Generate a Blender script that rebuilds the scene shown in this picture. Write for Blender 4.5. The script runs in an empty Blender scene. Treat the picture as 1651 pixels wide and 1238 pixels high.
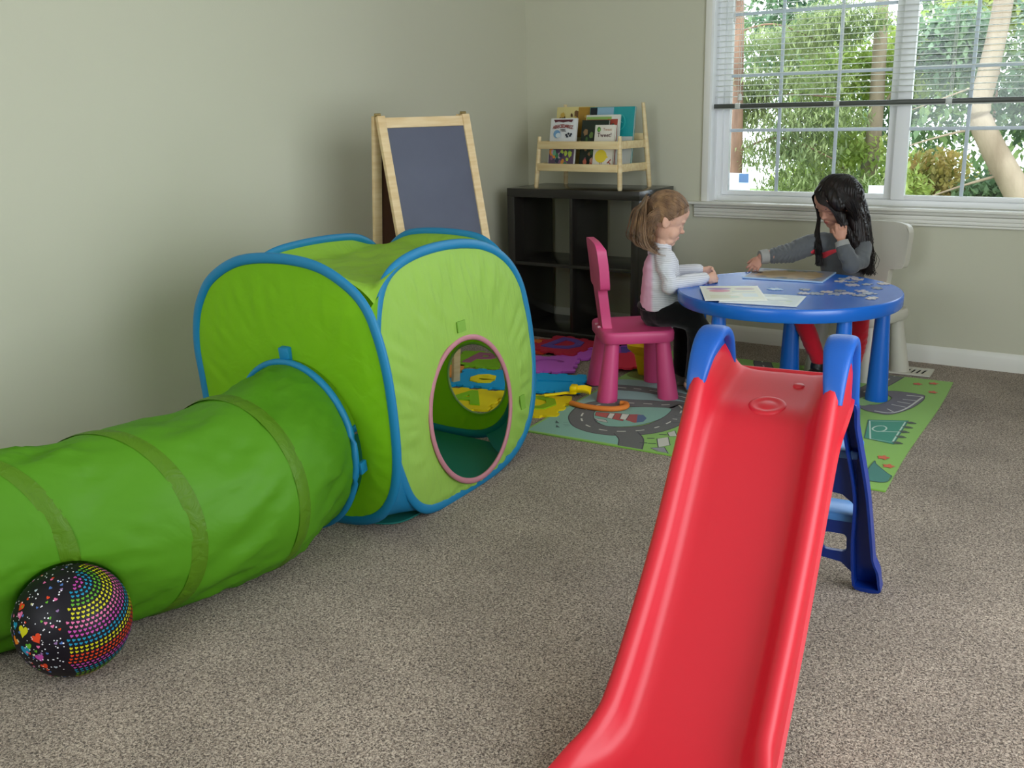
import bpy, bmesh, math, random
from mathutils import Vector as V, Matrix as MX, Euler, noise
R = math.radians
S = bpy.context.scene
COL = S.collection
random.seed(7)

# ------------------------------------------------------------------ materials
def lin(h):
    h = h.lstrip('#'); o = []
    for i in (0, 2, 4):
        c = int(h[i:i+2], 16)/255
        o.append(c/12.92 if c <= .04045 else ((c+.055)/1.055)**2.4)
    return (*o, 1)
_mc = {}
def mat(name, col='#888888', rough=.6, bump=0, bscale=200, spec=.5, sheen=0, var=0, vscale=8, col2=None,
        transl=0, metal=0, coat=0, stretch=(1, 1, 1), trans=0, alpha=1, bdist=.002):
    if name in _mc: return _mc[name]
    m = bpy.data.materials.new(name); m.use_nodes = True
    nt = m.node_tree; p = nt.nodes['Principled BSDF']
    c = lin(col) if isinstance(col, str) else col
    p.inputs['Base Color'].default_value = c
    p.inputs['Roughness'].default_value = rough
    p.inputs['Metallic'].default_value = metal
    p.inputs['Specular IOR Level'].default_value = spec
    p.inputs['Sheen Weight'].default_value = sheen
    p.inputs['Coat Weight'].default_value = coat
    p.inputs['Coat Roughness'].default_value = .15
    p.inputs['Transmission Weight'].default_value = trans
    tc = nt.nodes.new('ShaderNodeTexCoord'); mp = nt.nodes.new('ShaderNodeMapping')
    mp.inputs['Scale'].default_value = stretch
    nt.links.new(tc.outputs['Object'], mp.inputs['Vector'])
    if var or col2:
        n = nt.nodes.new('ShaderNodeTexNoise'); n.inputs['Scale'].default_value = vscale; n.inputs['Detail'].default_value = 4
        nt.links.new(mp.outputs[0], n.inputs['Vector'])
        r = nt.nodes.new('ShaderNodeValToRGB'); r.color_ramp.elements[0].position = .35; r.color_ramp.elements[1].position = .65
        c2 = lin(col2) if col2 else tuple(min(1, x*(1-var)) for x in c[:3])+(1,)
        r.color_ramp.elements[0].color = c2; r.color_ramp.elements[1].color = c
        nt.links.new(n.outputs['Fac'], r.inputs['Fac']); nt.links.new(r.outputs['Color'], p.inputs['Base Color'])
    if bump:
        n = nt.nodes.new('ShaderNodeTexNoise'); n.inputs['Scale'].default_value = bscale; n.inputs['Detail'].default_value = 3
        nt.links.new(mp.outputs[0], n.inputs['Vector'])
        b = nt.nodes.new('ShaderNodeBump'); b.inputs['Strength'].default_value = bump; b.inputs['Distance'].default_value = bdist
        nt.links.new(n.outputs['Fac'], b.inputs['Height']); nt.links.new(b.outputs[0], p.inputs['Normal'])
    if transl:
        t = nt.nodes.new('ShaderNodeBsdfTranslucent'); mix = nt.nodes.new('ShaderNodeMixShader')
        mix.inputs[0].default_value = transl; t.inputs['Color'].default_value = c
        if p.inputs['Base Color'].is_linked: nt.links.new(p.inputs['Base Color'].links[0].from_socket, t.inputs['Color'])
        nt.links.new(p.outputs[0], mix.inputs[1]); nt.links.new(t.outputs[0], mix.inputs[2])
        nt.links.new(mix.outputs[0], nt.nodes['Material Output'].inputs['Surface'])
    _mc[name] = m
    return m

# ------------------------------------------------------------------ mesh building
def frame_to(d, up=V((0, 0, 1))):
    d = d.normalized()
    if abs(d.dot(up)) > .98: up = V((0, 1, 0))
    x = up.cross(d).normalized(); y = d.cross(x).normalized()
    return x, y
class B:
    def __init__(s): s.b = bmesh.new()
    def faces(s, vs, fs, mi=0):
        v = [s.b.verts.new(p) for p in vs]; out = []
        for f in fs:
            try:
                g = s.b.faces.new([v[i] for i in f]); g.material_index = mi; out.append(g)
            except ValueError: pass
        return v, out
    def box(s, c, sz, mi=0, bev=0, rot=None, seg=2):
        t = bmesh.new(); bmesh.ops.create_cube(t, size=1)
        for v in t.verts: v.co = V((v.co.x*sz[0], v.co.y*sz[1], v.co.z*sz[2]))
        if bev: bmesh.ops.bevel(t, geom=t.edges[:], offset=bev, segments=seg, affect='EDGES', profile=.5)
        M = MX.Translation(V(c)) @ (rot.to_4x4() if rot else MX.Identity(4))
        s.merge(t, M, mi); return s
    def merge(s, t, M=MX.Identity(4), mi=None):
        t.verts.index_update()
        v = [s.b.verts.new(M @ x.co) for x in t.verts]
        for f in t.faces:
            try: g = s.b.faces.new([v[x.index] for x in f.verts]); g.material_index = f.material_index if mi is None else mi
            except ValueError: pass
        t.free()
    def loft(s, rings, mi=0, close=True, cap=True, loop=False):
        n = len(rings[0]); vs = [p for r in rings for p in r]; fs = []
        m = len(rings)
        for i in range(m if loop else m-1):
            a, b2 = i*n, ((i+1) % m)*n
            for j in range(n if close else n-1):
                k = (j+1) % n
                fs.append((a+j, a+k, b2+k, b2+j))
        if cap and close and not loop:
            fs.append(tuple(range(n))[::-1]); fs.append(tuple((m-1)*n+j for j in range(n)))
        s.faces(vs, fs, mi); return s
    def tube(s, pts, rad, n=12, mi=0, loop=False, flat=1, up=V((0, 0, 1)), cap=True):
        pts = [V(p) for p in pts]; rings = []
        for i, p in enumerate(pts):
            a = pts[i-1] if (i > 0 or loop) else p; c = pts[(i+1) % len(pts)] if (i < len(pts)-1 or loop) else p
            x, y = frame_to(c-a, up)
            r = rad[i] if isinstance(rad, (list, tuple)) else rad
            rx, ry = (r if isinstance(r, (list, tuple)) else (r, r*flat))
            rings.append([p+x*math.cos(2*math.pi*k/n)*rx+y*math.sin(2*math.pi*k/n)*ry for k in range(n)])
        return s.loft(rings, mi, cap=cap, loop=loop)
    def lathe(s, prof, n=32, c=(0, 0, 0), mi=0, cap=True, M=None):
        c = V(c); rings = []
        for r, z in prof:
            ring = [V((r*math.cos(2*math.pi*k/n), r*math.sin(2*math.pi*k/n), z)) for k in range(n)]
            rings.append([(M @ p if M else p)+c for p in ring])
        return s.loft(rings, mi, cap=cap)
    def ell(s, c, r, mi=0, rot=None, n=24, m=14):
        t = bmesh.new(); bmesh.ops.create_uvsphere(t, u_segments=n, v_segments=m, radius=1)
        M = MX.Translation(V(c)) @ (rot.to_4x4() if rot else MX.Identity(4)) @ MX.Diagonal((*r, 1))
        s.merge(t, M, mi); return s
    def poly(s, pts, mi=0):
        s.faces(pts, [tuple(range(len(pts)))], mi); return s
    def prism(s, pts2, fn, mi=0, holes=()):
        """pts2 outline (2D) mapped by fn(x, y, k) with k = 0 bottom, 1 top; optional holes"""
        t = bmesh.new(); edges = []
        for loop in (pts2, *holes):
            vs = [t.verts.new((p[0], p[1], 0)) for p in loop]
            edges += [t.edges.new((vs[i], vs[(i+1) % len(vs)])) for i in range(len(vs))]
        bmesh.ops.triangle_fill(t, use_beauty=True, use_dissolve=False, edges=edges)
        t.verts.index_update()
        co = [(v.co.x, v.co.y) for v in t.verts]; n = len(co)
        vs = [fn(x, y, 0) for x, y in co]+[fn(x, y, 1) for x, y in co]
        fs = []
        for f in t.faces:
            ix = [v.index for v in f.verts]
            fs.append(tuple(ix[::-1])); fs.append(tuple(i+n for i in ix))
        for e in t.edges:
            if len(e.link_faces) == 1:
                a, b2 = e.verts[0].index, e.verts[1].index
                fs.append((a, b2, b2+n, a+n))
        t.free(); s.faces([V(v) for v in vs], fs, mi); return s
    def build(s, name, mats, parent=None, smooth=35, world=True, wt=False):
        if wt: bmesh.ops.remove_doubles(s.b, verts=s.b.verts[:], dist=1e-5)
        bmesh.ops.recalc_face_normals(s.b, faces=s.b.faces[:])
        me = bpy.data.meshes.new(name); s.b.to_mesh(me); s.b.free()
        for m in (mats if isinstance(mats, (list, tuple)) else [mats]): me.materials.append(m)
        if smooth:
            me.polygons.foreach_set('use_smooth', [True]*len(me.polygons))
            try: me.set_sharp_from_angle(angle=R(smooth))
            except Exception: pass
        return link(name, me, parent, world)
def wmat(o):
    M = MX.LocRotScale(o.location, o.rotation_euler, o.scale)
    return (wmat(o.parent) @ o.matrix_parent_inverse @ M) if o.parent else M
def link(name, me, parent=None, world=True):
    o = bpy.data.objects.new(name, me); COL.objects.link(o)
    if parent:
        o.parent = parent
        if world: o.matrix_parent_inverse = wmat(parent).inverted()
    return o
def tag(o, label, cat, group=None, kind=None):
    o['label'] = label; o['category'] = cat
    if group: o['group'] = group
    if kind: o['kind'] = kind
    return o
def struct(o):
    o['kind'] = 'structure'; return o
def thing(name, label, cat, loc=(0, 0, 0), rz=0, group=None):
    o = bpy.data.objects.new(name, None); COL.objects.link(o); o.empty_display_size = .05
    o.location = loc; o.rotation_euler = (0, 0, rz)
    return tag(o, label, cat, group)
def spline(pts, k=6, loop=False):
    pts = [V(p) for p in pts]; n = len(pts); out = []
    for i in range(n if loop else n-1):
        g = lambda j: pts[j % n] if loop else pts[max(0, min(n-1, j))]
        p0, p1, p2, p3 = g(i-1), g(i), g(i+1), g(i+2)
        for q in range(k):
            t = q/k
            out.append(.5*((2*p1)+(p2-p0)*t+(2*p0-5*p1+4*p2-p3)*t*t+(3*p1-p0-3*p2+p3)*t**3))
    if not loop: out.append(pts[-1])
    return out
def spl2(pts, k=6, loop=True): return [(p.x, p.y) for p in spline([(a, b, 0) for a, b in pts], k, loop)]
def text_mesh(body, size, font_w=None):
    """flat lettering as a temporary mesh; returns bmesh centred on the origin"""
    cu = bpy.data.curves.new('t', 'FONT'); cu.body = body; cu.size = size; cu.align_x = 'CENTER'; cu.align_y = 'CENTER'
    cu.resolution_u = 2
    if font_w: cu.offset = font_w
    o = bpy.data.objects.new('t', cu); COL.objects.link(o)
    dg = bpy.context.evaluated_depsgraph_get(); me = bpy.data.meshes.new_from_object(o.evaluated_get(dg))
    b = bmesh.new(); b.from_mesh(me)
    bpy.data.objects.remove(o); bpy.data.meshes.remove(me); bpy.data.curves.remove(cu)
    return b
def remesh(bld, vox, smooth_it=4, sub=0):
    """merge overlapping volumes of a builder into one continuous skin; returns mesh data"""
    me = bpy.data.meshes.new('tmp'); bmesh.ops.recalc_face_normals(bld.b, faces=bld.b.faces[:]); bld.b.to_mesh(me); bld.b.free()
    o = bpy.data.objects.new('tmp', me); COL.objects.link(o)
    m = o.modifiers.new('r', 'REMESH'); m.mode = 'VOXEL'; m.voxel_size = vox; m.use_smooth_shade = True
    if smooth_it:
        k = o.modifiers.new('s', 'SMOOTH'); k.iterations = smooth_it; k.factor = .5
    dg = bpy.context.evaluated_depsgraph_get(); out = bpy.data.meshes.new_from_object(o.evaluated_get(dg))
    bpy.data.objects.remove(o); bpy.data.meshes.remove(me)
    out.polygons.foreach_set('use_smooth', [True]*len(out.polygons))
    return out

# ------------------------------------------------------------------ camera
cam = bpy.data.objects.new('camera', bpy.data.cameras.new('camera')); COL.objects.link(cam)
yaw, pit, rol, f = -0.606, 0.2729, -0.0252, 1574.53
fw = V((math.sin(yaw)*math.cos(pit), math.cos(yaw)*math.cos(pit), -math.sin(pit)))
r0 = V((math.cos(yaw), -math.sin(yaw), 0)); u0 = r0.cross(fw)
r2 = r0*math.cos(rol)+u0*math.sin(rol); u2 = -r0*math.sin(rol)+u0*math.cos(rol)
M = MX.Identity(4)
for i in range(3): M[i][0], M[i][1], M[i][2] = r2[i], u2[i], -fw[i]
cam.matrix_world = MX.Translation((3.1437, -4.756, 1.1865)) @ M
cam.data.sensor_width = 36; cam.data.lens = f/1651*36; cam.data.clip_start = .02
S.camera = cam

# ------------------------------------------------------------------ world and view
S.view_settings.view_transform = 'Standard'; S.view_settings.look = 'None'
S.view_settings.gamma = 1; S.view_settings.exposure = .5; S.view_settings.use_curve_mapping = False
w = bpy.data.worlds.new('sky'); S.world = w; w.use_nodes = True
bg = w.node_tree.nodes['Background']; bg.inputs[0].default_value = (.86, .94, 1, 1); bg.inputs[1].default_value = 4.2
S.cycles.max_bounces = 10; S.cycles.diffuse_bounces = 6; S.cycles.transparent_max_bounces = 16
S.cycles.sample_clamp_indirect = 6; S.cycles.use_denoising = True
S.cycles.caustics_reflective = False; S.cycles.caustics_refractive = False

# ------------------------------------------------------------------ room
WALL = mat('wall_paint', '#c9c7b3', .75, bump=.25, bscale=140, bdist=.001)
TRIM = mat('trim_paint', '#e6e4dc', .35)
WHITE = mat('window_vinyl', '#f3f4f6', .3)
def carpet():
    m = bpy.data.materials.new('carpet'); m.use_nodes = True; nt = m.node_tree; p = nt.nodes['Principled BSDF']
    N = nt.nodes.new; L = nt.links.new
    tc = N('ShaderNodeTexCoord')
    n1 = N('ShaderNodeTexNoise'); n1.inputs['Scale'].default_value = 225; n1.inputs['Detail'].default_value = 2.5; n1.inputs['Distortion'].default_value = 1.2
    n2 = N('ShaderNodeTexNoise'); n2.inputs['Scale'].default_value = 3.5; n2.inputs['Detail'].default_value = 4
    for n in (n1, n2): L(tc.outputs['Object'], n.inputs['Vector'])
    r = N('ShaderNodeValToRGB'); e = r.color_ramp.elements
    e[0].position = .39; e[0].color = lin('#4f4035'); e[1].position = .63; e[1].color = lin('#d8c6b3')
    x = e.new(.50); x.color = lin('#a08d7c')
    L(n1.outputs['Fac'], r.inputs['Fac'])
    r2_ = N('ShaderNodeValToRGB'); r2_.color_ramp.elements[0].position = .3; r2_.color_ramp.elements[0].color = (.72, .71, .70, 1)
    r2_.color_ramp.elements[1].position = .7; r2_.color_ramp.elements[1].color = (1, 1, 1, 1)
    L(n2.outputs['Fac'], r2_.inputs['Fac'])
    mx = N('ShaderNodeMix'); mx.data_type = 'RGBA'; mx.blend_type = 'MULTIPLY'; mx.inputs[0].default_value = 1
    L(r.outputs['Color'], mx.inputs[6]); L(r2_.outputs['Color'], mx.inputs[7]); L(mx.outputs[2], p.inputs['Base Color'])
    b = N('ShaderNodeBump'); b.inputs['Strength'].default_value = .9; b.inputs['Distance'].default_value = .006
    L(n1.outputs['Fac'], b.inputs['Height']); L(b.outputs[0], p.inputs['Normal'])
    p.inputs['Roughness'].default_value = 1; p.inputs['Specular IOR Level'].default_value = .1; p.inputs['Sheen Weight'].default_value = .2
    return m
X0, X1, Y0, Y1, ZC = 0, 4.1, -6.2, 0, 2.55
def wall_panel(name, fn, w0, w1, h0, h1, hole, th, m):
    b = B(); holes = [[(hole[0], hole[2]), (hole[1], hole[2]), (hole[1], hole[3]), (hole[0], hole[3])]] if hole else []
    b.prism([(w0, h0), (w1, h0), (w1, h1), (w0, h1)], fn, 0, holes)
    return struct(b.build(name, m, smooth=0))
b = B(); b.box(((X0+X1)/2, (Y0+Y1)/2, -.05), (X1-X0+.4, Y1-Y0+.4, .1)); fl = struct(b.build('floor', carpet(), smooth=0))
b = B(); b.box(((X0+X1)/2, (Y0+Y1)/2, ZC+.05), (X1-X0+.8, Y1-Y0+.4, .1)); struct(b.build('ceiling', mat('ceiling_paint', '#dcdad2', .9), smooth=0))
WH = (1.10, 2.97, .715, 2.16)
wall_panel('wall_back', lambda x, z, k: (x, .14 if k == 0 else 0, z), -.15, X1+.15, 0, ZC, WH, .14, WALL)
wall_panel('wall_left', lambda y, z, k: (-.14 if k == 0 else 0, y, z), Y0-.1, 0, 0, ZC, None, .14, WALL)
wall_panel('wall_right', lambda y, z, k: (X1+.14 if k == 0 else X1, y, z), Y0-.1, 0, 0, ZC, (-4.5, -1.9, .35, 2.2), .14, WALL)
wall_panel('wall_front', lambda x, z, k: (x, Y0-.14 if k == 0 else Y0, z), 0, X1, 0, ZC, (.6, 2.4, .9, 2.2), .14, WALL)
def baseboard(name, pts):
    # pts: two floor points and an inward normal
    (a, c, n) = pts; a, c, n = V(a), V(c), V(n); prof = [(0, 0), (.013, 0), (.013, .058), (.011, .064), (.0095, .07), (.006, .078), (.003, .082), (0, .082)]
    b = B(); b.loft([[p+n*x+V((0, 0, z)) for x, z in prof] for p in (a, c)]); return struct(b.build(name, TRIM, smooth=50))
baseboard('baseboard_back', ((0.0, 0, 0), (X1, 0, 0), (0, -1, 0)))
baseboard('baseboard_left', ((0, 0, 0), (0, Y0, 0), (1, 0, 0)))

# window: casing, reveal, sill, apron (trim) and the two sashes
wt_ = thing('window_1', 'white two-sash window above the table', 'window'); del wt_['category']; del wt_['label']; struct(wt_)
b = B()
for c_, s_ in (((1.083, -.007, 1.45), (.034, .014, 1.48)), ((2.987, -.007, 1.45), (.034, .014, 1.48)), ((2.035, -.007, 2.18), (1.94, .014, .034))):
    b.box(c_, s_, bev=.003)
b.build('window_casing', TRIM, wt_)
b = B()
for c_, s_ in (((1.106, .04, 1.44), (.012, .11, 1.45)), ((2.964, .04, 1.44), (.012, .11, 1.45)), ((2.035, .04, 2.155), (1.87, .11, .012))): b.box(c_, s_)
for c_, s_ in (((1.126, .085, 1.44), (.03, .05, 1.45)), ((2.945, .085, 1.44), (.03, .05, 1.45)), ((2.035, .085, 2.13), (1.84, .05, .05)), ((2.035, .084, .727), (1.812, .06, .03))): b.box(c_, s_, bev=.003)
b.build('window_frame', WHITE, wt_)
b = B()
b.box((2.03, -.004, .708), (2.06, .088, .014), bev=.004)
for z, y, h in ((.693, -.014, .018), (.672, -.012, .02), (.654, -.009, .016), (.64, -.012, .010)): b.box((2.03, y/2-.002, z), (2.0, abs(y)+.006, h), bev=.003)
b.build('window_sill', TRIM, wt_)
def sash(x0, x1, y, cols, sl_=.032, sr_=.032):
    b = B(); z0, z1 = .742, 2.11; s = .032
    b.box(((x0+sl_/2), y, (z0+z1)/2+.001), (sl_, .03, z1-z0), bev=.003); b.box((x1-sr_/2, y, (z0+z1)/2+.001), (sr_, .03, z1-z0), bev=.003)
    b.box(((x0+x1)/2, y, z0+.012), (x1-x0-.01, .026, .022), bev=.003); b.box(((x0+x1)/2, y, z1-s/2), (x1-x0-.01, .026, s), bev=.003)
    o = b.build('window_sash', WHITE, wt_)
    m = B()
    for x in cols: m.box((x, y+.003, (z0+z1)/2), (.016, .010, z1-z0-.03), bev=.002)
    for z in (1.062, 1.326, 1.613, 1.88): m.box(((x0+x1)/2, y+.003, z), (x1-x0-.04, .009, .016), bev=.002)
    m.build('window_muntins', mat('muntin_white', '#ccd6e2', .35), wt_)
    g = B(); g.box(((x0+x1)/2, y+.0075, (z0+z1)/2), (x1-x0-.05, .003, z1-z0-.05))
    g.build('window_glass', GLASS, wt_, smooth=0)
def glassmat():
    m = bpy.data.materials.new('glass'); m.use_nodes = True; nt = m.node_tree
    nt.nodes.remove(nt.nodes['Principled BSDF'])
    t = nt.nodes.new('ShaderNodeBsdfTransparent'); t.inputs[0].default_value = (.97, .985, .98, 1)
    g = nt.nodes.new('ShaderNodeBsdfGlossy'); g.inputs['Roughness'].default_value = .03
    fr = nt.nodes.new('ShaderNodeFresnel'); fr.inputs['IOR'].default_value = 1.35
    mx = nt.nodes.new('ShaderNodeMixShader')
    nt.links.new(fr.outputs[0], mx.inputs[0]); nt.links.new(t.outputs[0], mx.inputs[1]); nt.links.new(g.outputs[0], mx.inputs[2])
    nt.links.new(mx.outputs[0], nt.nodes['Material Output'].inputs['Surface']); return m
GLASS = glassmat()
sash(1.137, 2.0, .097, (1.420, 1.700), .032, .055)
sash(1.985, 2.92, .064, (2.288, 2.605), .06)

# portals let the daylight in through the openings
def portal(loc, rot, sx, sy, e):
    l = bpy.data.lights.new('daylight', 'AREA'); l.shape = 'RECTANGLE'; l.size = sx; l.size_y = sy
    l.cycles.is_portal = True
    o = bpy.data.objects.new('daylight', l); COL.objects.link(o); o.location = loc; o.rotation_euler = rot; return o
portal((2.035, .16, 1.43), (R(-90), 0, 0), 1.85, 1.44, 0)
portal((X1+.16, -3.2, 1.275), (0, R(90), 0), 1.85, 2.6, 0)
portal((1.5, Y0-.16, 1.55), (R(90), 0, 0), 1.8, 1.3, 0)
# ------------------------------------------------------------------ window blind
bl = thing('window_blind', 'white horizontal mini blind half raised over the window, its bottom rail coloured dark as backlit', 'blind', (2.03, 0.02, 2.1))
b = B(); z = 1.225
while z < 2.1:
    k = 6; a = []
    for j in range(k+1):
        t = j/k-.5; a.append((t*.024, .0022*(1-4*t*t)))
    b.loft([[(x, .028+y, z+h+y*.10) for y, h in a]+[(x, .028+y, z+h+y*.10-.0006) for y, h in a[::-1]] for x in (1.118, 2.95)])
    z += .0262
b.build('slats', mat('blind_slat', '#f2f4f0', .4, transl=.5), bl)
b = B(); b.box((2.03, .026, 1.181), (1.845, .026, .022), bev=.004)
b.box((2.03, .026, 1.168), (1.845, .022, .005), bev=.001, mi=1); b.build('bottom_rail', [mat('rail_backlit', '#4a4d48', .35), mat('blind_slat')], bl)  # the rail's backlit shade is painted into its dark colour
b = B(); b.box((2.03, .03, 2.125), (1.845, .035, .03), bev=.003); b.build('head_rail', mat('blind_slat'), bl)
for x in (1.235, 1.72, 2.21, 2.72):
    b = B()
    for y in (.015, .041): b.tube([(x, y, 1.17), (x, y, 2.12)], .0009, 6)
    b.tube([(x+.012, .013, 1.2), (x+.012, .013, 2.12)], .0011, 6); b.build('ladder_cord', mat('cord_white', '#e8e8e4', .7), bl)
    b = B(); b.box((x, .018, 1.181), (.03, .012, .026), bev=.004, mi=0); b.build('rail_clip', mat('clip_clear', '#c9cdc8', .2), bl)
b = B(); b.tube([(1.212, .004, 2.1), (1.21, .003, 1.8), (1.21, .002, 1.585)], .0035, 6); b.lathe([(.002, 0), (.006, .004), (.006, .02), (.002, .025)], 8, (1.21, .002, 1.57))
b.build('tilt_wand', mat('cord_white'), bl)
b = B(); b.lathe([(.001, 0), (.012, .004), (.009, .03), (.002, .035)], 10, (1.248, .008, 1.205)); b.build('pull_tassel', mat('cord_white'), bl)

# small white panels at the bottom corners of the left sash
b = B(); b.box((1.20, .112, .80), (.155, .004, .10), bev=.001); b.box((1.245, .1085, .825), (.05, .003, .045), mi=1)
tag(b.build('paper_card', [mat('paper', '#f2f4f8', .6, transl=.75), mat('paper_blue', '#bcd3ee', .6, transl=.7)]), 'small white card with a pale blue square at the left corner of the window', 'card')
b = B(); b.box((1.91, .112, .775), (.085, .004, .055), bev=.001); tag(b.build('paper_card', mat('paper')), 'plain white card at the foot of the window, right of the dark-haired girl', 'card')

# ------------------------------------------------------------------ floor vent
v = thing('floor_vent', 'white metal slotted vent set in the carpet below the window', 'vent', (2.10, -.22, 0), R(3))
b = B(); lx, ly = .19, .065
b.prism([(-lx, -ly), (lx, -ly), (lx, ly), (-lx, ly)], lambda x, y, k: (x, y, .002+.007*k), 0, [[(-.165, -.042), (.165, -.042), (.165, .042), (-.165, .042)]])
b.build('vent_frame', mat('vent_paint', '#cfcabc', .45), v, world=False)
b = B(); n = 15
for i in range(n+1):
    x = -.165+.33*i/n; b.box((x+.0, 0, .0055), (.0085, .086, .005), rot=Euler((0, 0, R(-8))).to_matrix())
b.build('vent_grille', mat('vent_paint'), v, world=False)
b = B(); b.box((0, 0, .0012), (.33, .084, .0016)); b.build('vent_shade', mat('vent_dark', '#15130f', .9), v, world=False)  # flat near-black sheet painted in for the shade below the slots

# ------------------------------------------------------------------ play table
BLUE = mat('table_blue', '#0864c8', .27, spec=.75, bump=.05, bscale=900)
TC = (1.863, -.959)
tb = thing('play_table', 'round blue plastic children\'s table with five conical legs', 'table', (TC[0], TC[1], 0))
b = B(); rt = .434
b.lathe([(.0001, .437), (.36, .437), (.40, .427), (rt-.006, .424), (rt, .431), (rt+.0005, .467), (rt-.0015, .4725), (rt-.005, .4757), (rt-.012, .4745), (.0001, .4745)], 96)
b.build('tabletop', BLUE, tb, world=False, smooth=40)
for i in range(5):
    a = R(33+72*i); c_ = (.385*math.cos(a), .385*math.sin(a), 0)
    b = B(); b.lathe([(.038, .007), (.0445, .007), (.0445, .03), (.042, .06), (.036, .2), (.029, .35), (.026, .426), (.0001, .426)], 28, c_); b.build('leg', BLUE, tb, world=False, smooth=50)

# ------------------------------------------------------------------ children's chairs
def chair(name, label, loc, rz, m, group):
    t = thing(name, label, 'chair', loc, rz, group)      # local +x is the way the chair faces
    def sq(w_, d_, r_, n=6, x0=0):
        o = []
        for cx_, cy_, a0 in ((1, 1, 0), (-1, 1, 90), (-1, -1, 180), (1, -1, 270)):
            for k in range(n+1):
                a = R(a0+90*k/n); o.append((x0+cx_*(d_/2-r_)+r_*math.cos(a), cy_*(w_/2-r_)+r_*math.sin(a)))
        return o
    b = B()
    rings = []
    for (w_, d_, r_, z) in ((.30, .28, .04, .252), (.318, .298, .045, .25), (.328, .305, .048, .256), (.332, .308, .05, .285), (.326, .302, .047, .296), (.316, .292, .043, .300)):
        rings.append([(x, y, z) for x, y in sq(w_, d_, r_)])
    rings.append([(x, y, .2965) for x, y in sq(.28, .26, .05)]); rings.append([(x, y, .2955) for x, y in sq(.1, .1, .04)])
    b.loft(rings); b.build('seat', m, t, world=False, smooth=50)
    for sx in (-1, 1):
        for sy in (-1, 1):
            b = B(); top = V((sx*.105, sy*.115, .262)); bot = V((sx*(.128 if sx > 0 else .132), sy*.137, .007))
            rr = []
            for k, (q, rad) in enumerate(((0, .036), (.0, .0435), (.1, .0425), (.35, .0385), (.7, .033), (1, .029))):
                c_ = bot.lerp(top, q); rr.append([(c_.x+rad*math.cos(R(a)), c_.y+rad*math.sin(R(a)), c_.z) for a in range(0, 360, 15)])
            b.loft(rr); b.build('leg', m, t, world=False, smooth=50)
    # backrest: narrow post with a wide rounded paddle, leaning back a little
    hw = [(.275, .046), (.34, .05), (.42, .055), (.460, .058), (.464, .085), (.469, .112), (.482, .124), (.52, .129), (.60, .131), (.635, .127), (.655, .112), (.664, .085), (.668, .04)]
    out = [(w_, z) for z, w_ in hw]+[(-w_, z) for z, w_ in hw[::-1]]
    out = spl2(out, 3)
    b = B()
    def bk(y, z, k):
        lean = -.128-(z-.27)*.13+.35*y*y*max(0, min(1, (z-.45)/.1)); return (lean+(-.004 if k == 0 else .036-(.012 if z > .64 else 0)), y, z)
    b.prism(out, bk); o = b.build('backrest', m, t, world=False, smooth=50)
    bv = o.modifiers.new('soft', 'BEVEL'); bv.width = .007; bv.segments = 3; bv.limit_method = 'ANGLE'
    for y in (-.03, .03): B().box((-.147, y, .300), (.014, .018, .008), bev=.002).build('peg', mat('peg_pink', '#e9b0c4', .5) if 'pink' in label else m, t, world=False)
    return t
PINK = mat('chair_pink', '#d84a82', .42, bump=.05, bscale=900)
CREAM = mat('chair_white', '#c8c3b6', .42, bump=.05, bscale=900)
chair('kids_chair', 'pink plastic children\'s chair the toddler sits on', (1.252, -1.118, 0), R(39), PINK, 'children\'s chairs at the table')
chair('kids_chair', 'off-white plastic children\'s chair the dark-haired girl sits on', (1.985, -.325, 0), R(-106), CREAM, 'children\'s chairs at the table')

# ------------------------------------------------------------------ cubby shelf
BB = mat('black_brown', '#2a2724', .2, bump=.15, bscale=30, stretch=(1, 1, 12), spec=.5, bdist=.001)
cb = thing('cubby_shelf', 'black-brown open-backed cube shelf standing in the corner', 'shelf', (.131, -.411, 0), R(-.4))
W_, D_, H_ = .79, .38, .79; T_ = .045
b = B(); b.box((W_/2, D_/2, H_-T_/2), (W_, D_, T_), bev=.0015); b.build('top_panel', BB, cb, world=False)
b = B(); b.box((W_/2, D_/2, T_/2), (W_, D_, T_), bev=.0015); b.build('bottom_panel', BB, cb, world=False)
for x in (T_/2, W_-T_/2):
    b = B(); b.box((x, D_/2, H_/2), (T_, D_, H_-2*T_), bev=.0015); b.build('side_panel', BB, cb, world=False)
b = B(); b.box((W_/2, D_/2, H_/2), (W_-2*T_, D_-.004, .018), bev=.001); b.build('shelf_board', BB, cb, world=False)
for z in ((T_+H_/2-.009)/2, (H_-T_+H_/2+.009)/2):
    b = B(); b.box((W_/2, D_/2-.002, z), (.018, D_-.008, H_/2-T_-.009), bev=.001); b.build('divider', BB, cb, world=False)

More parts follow.
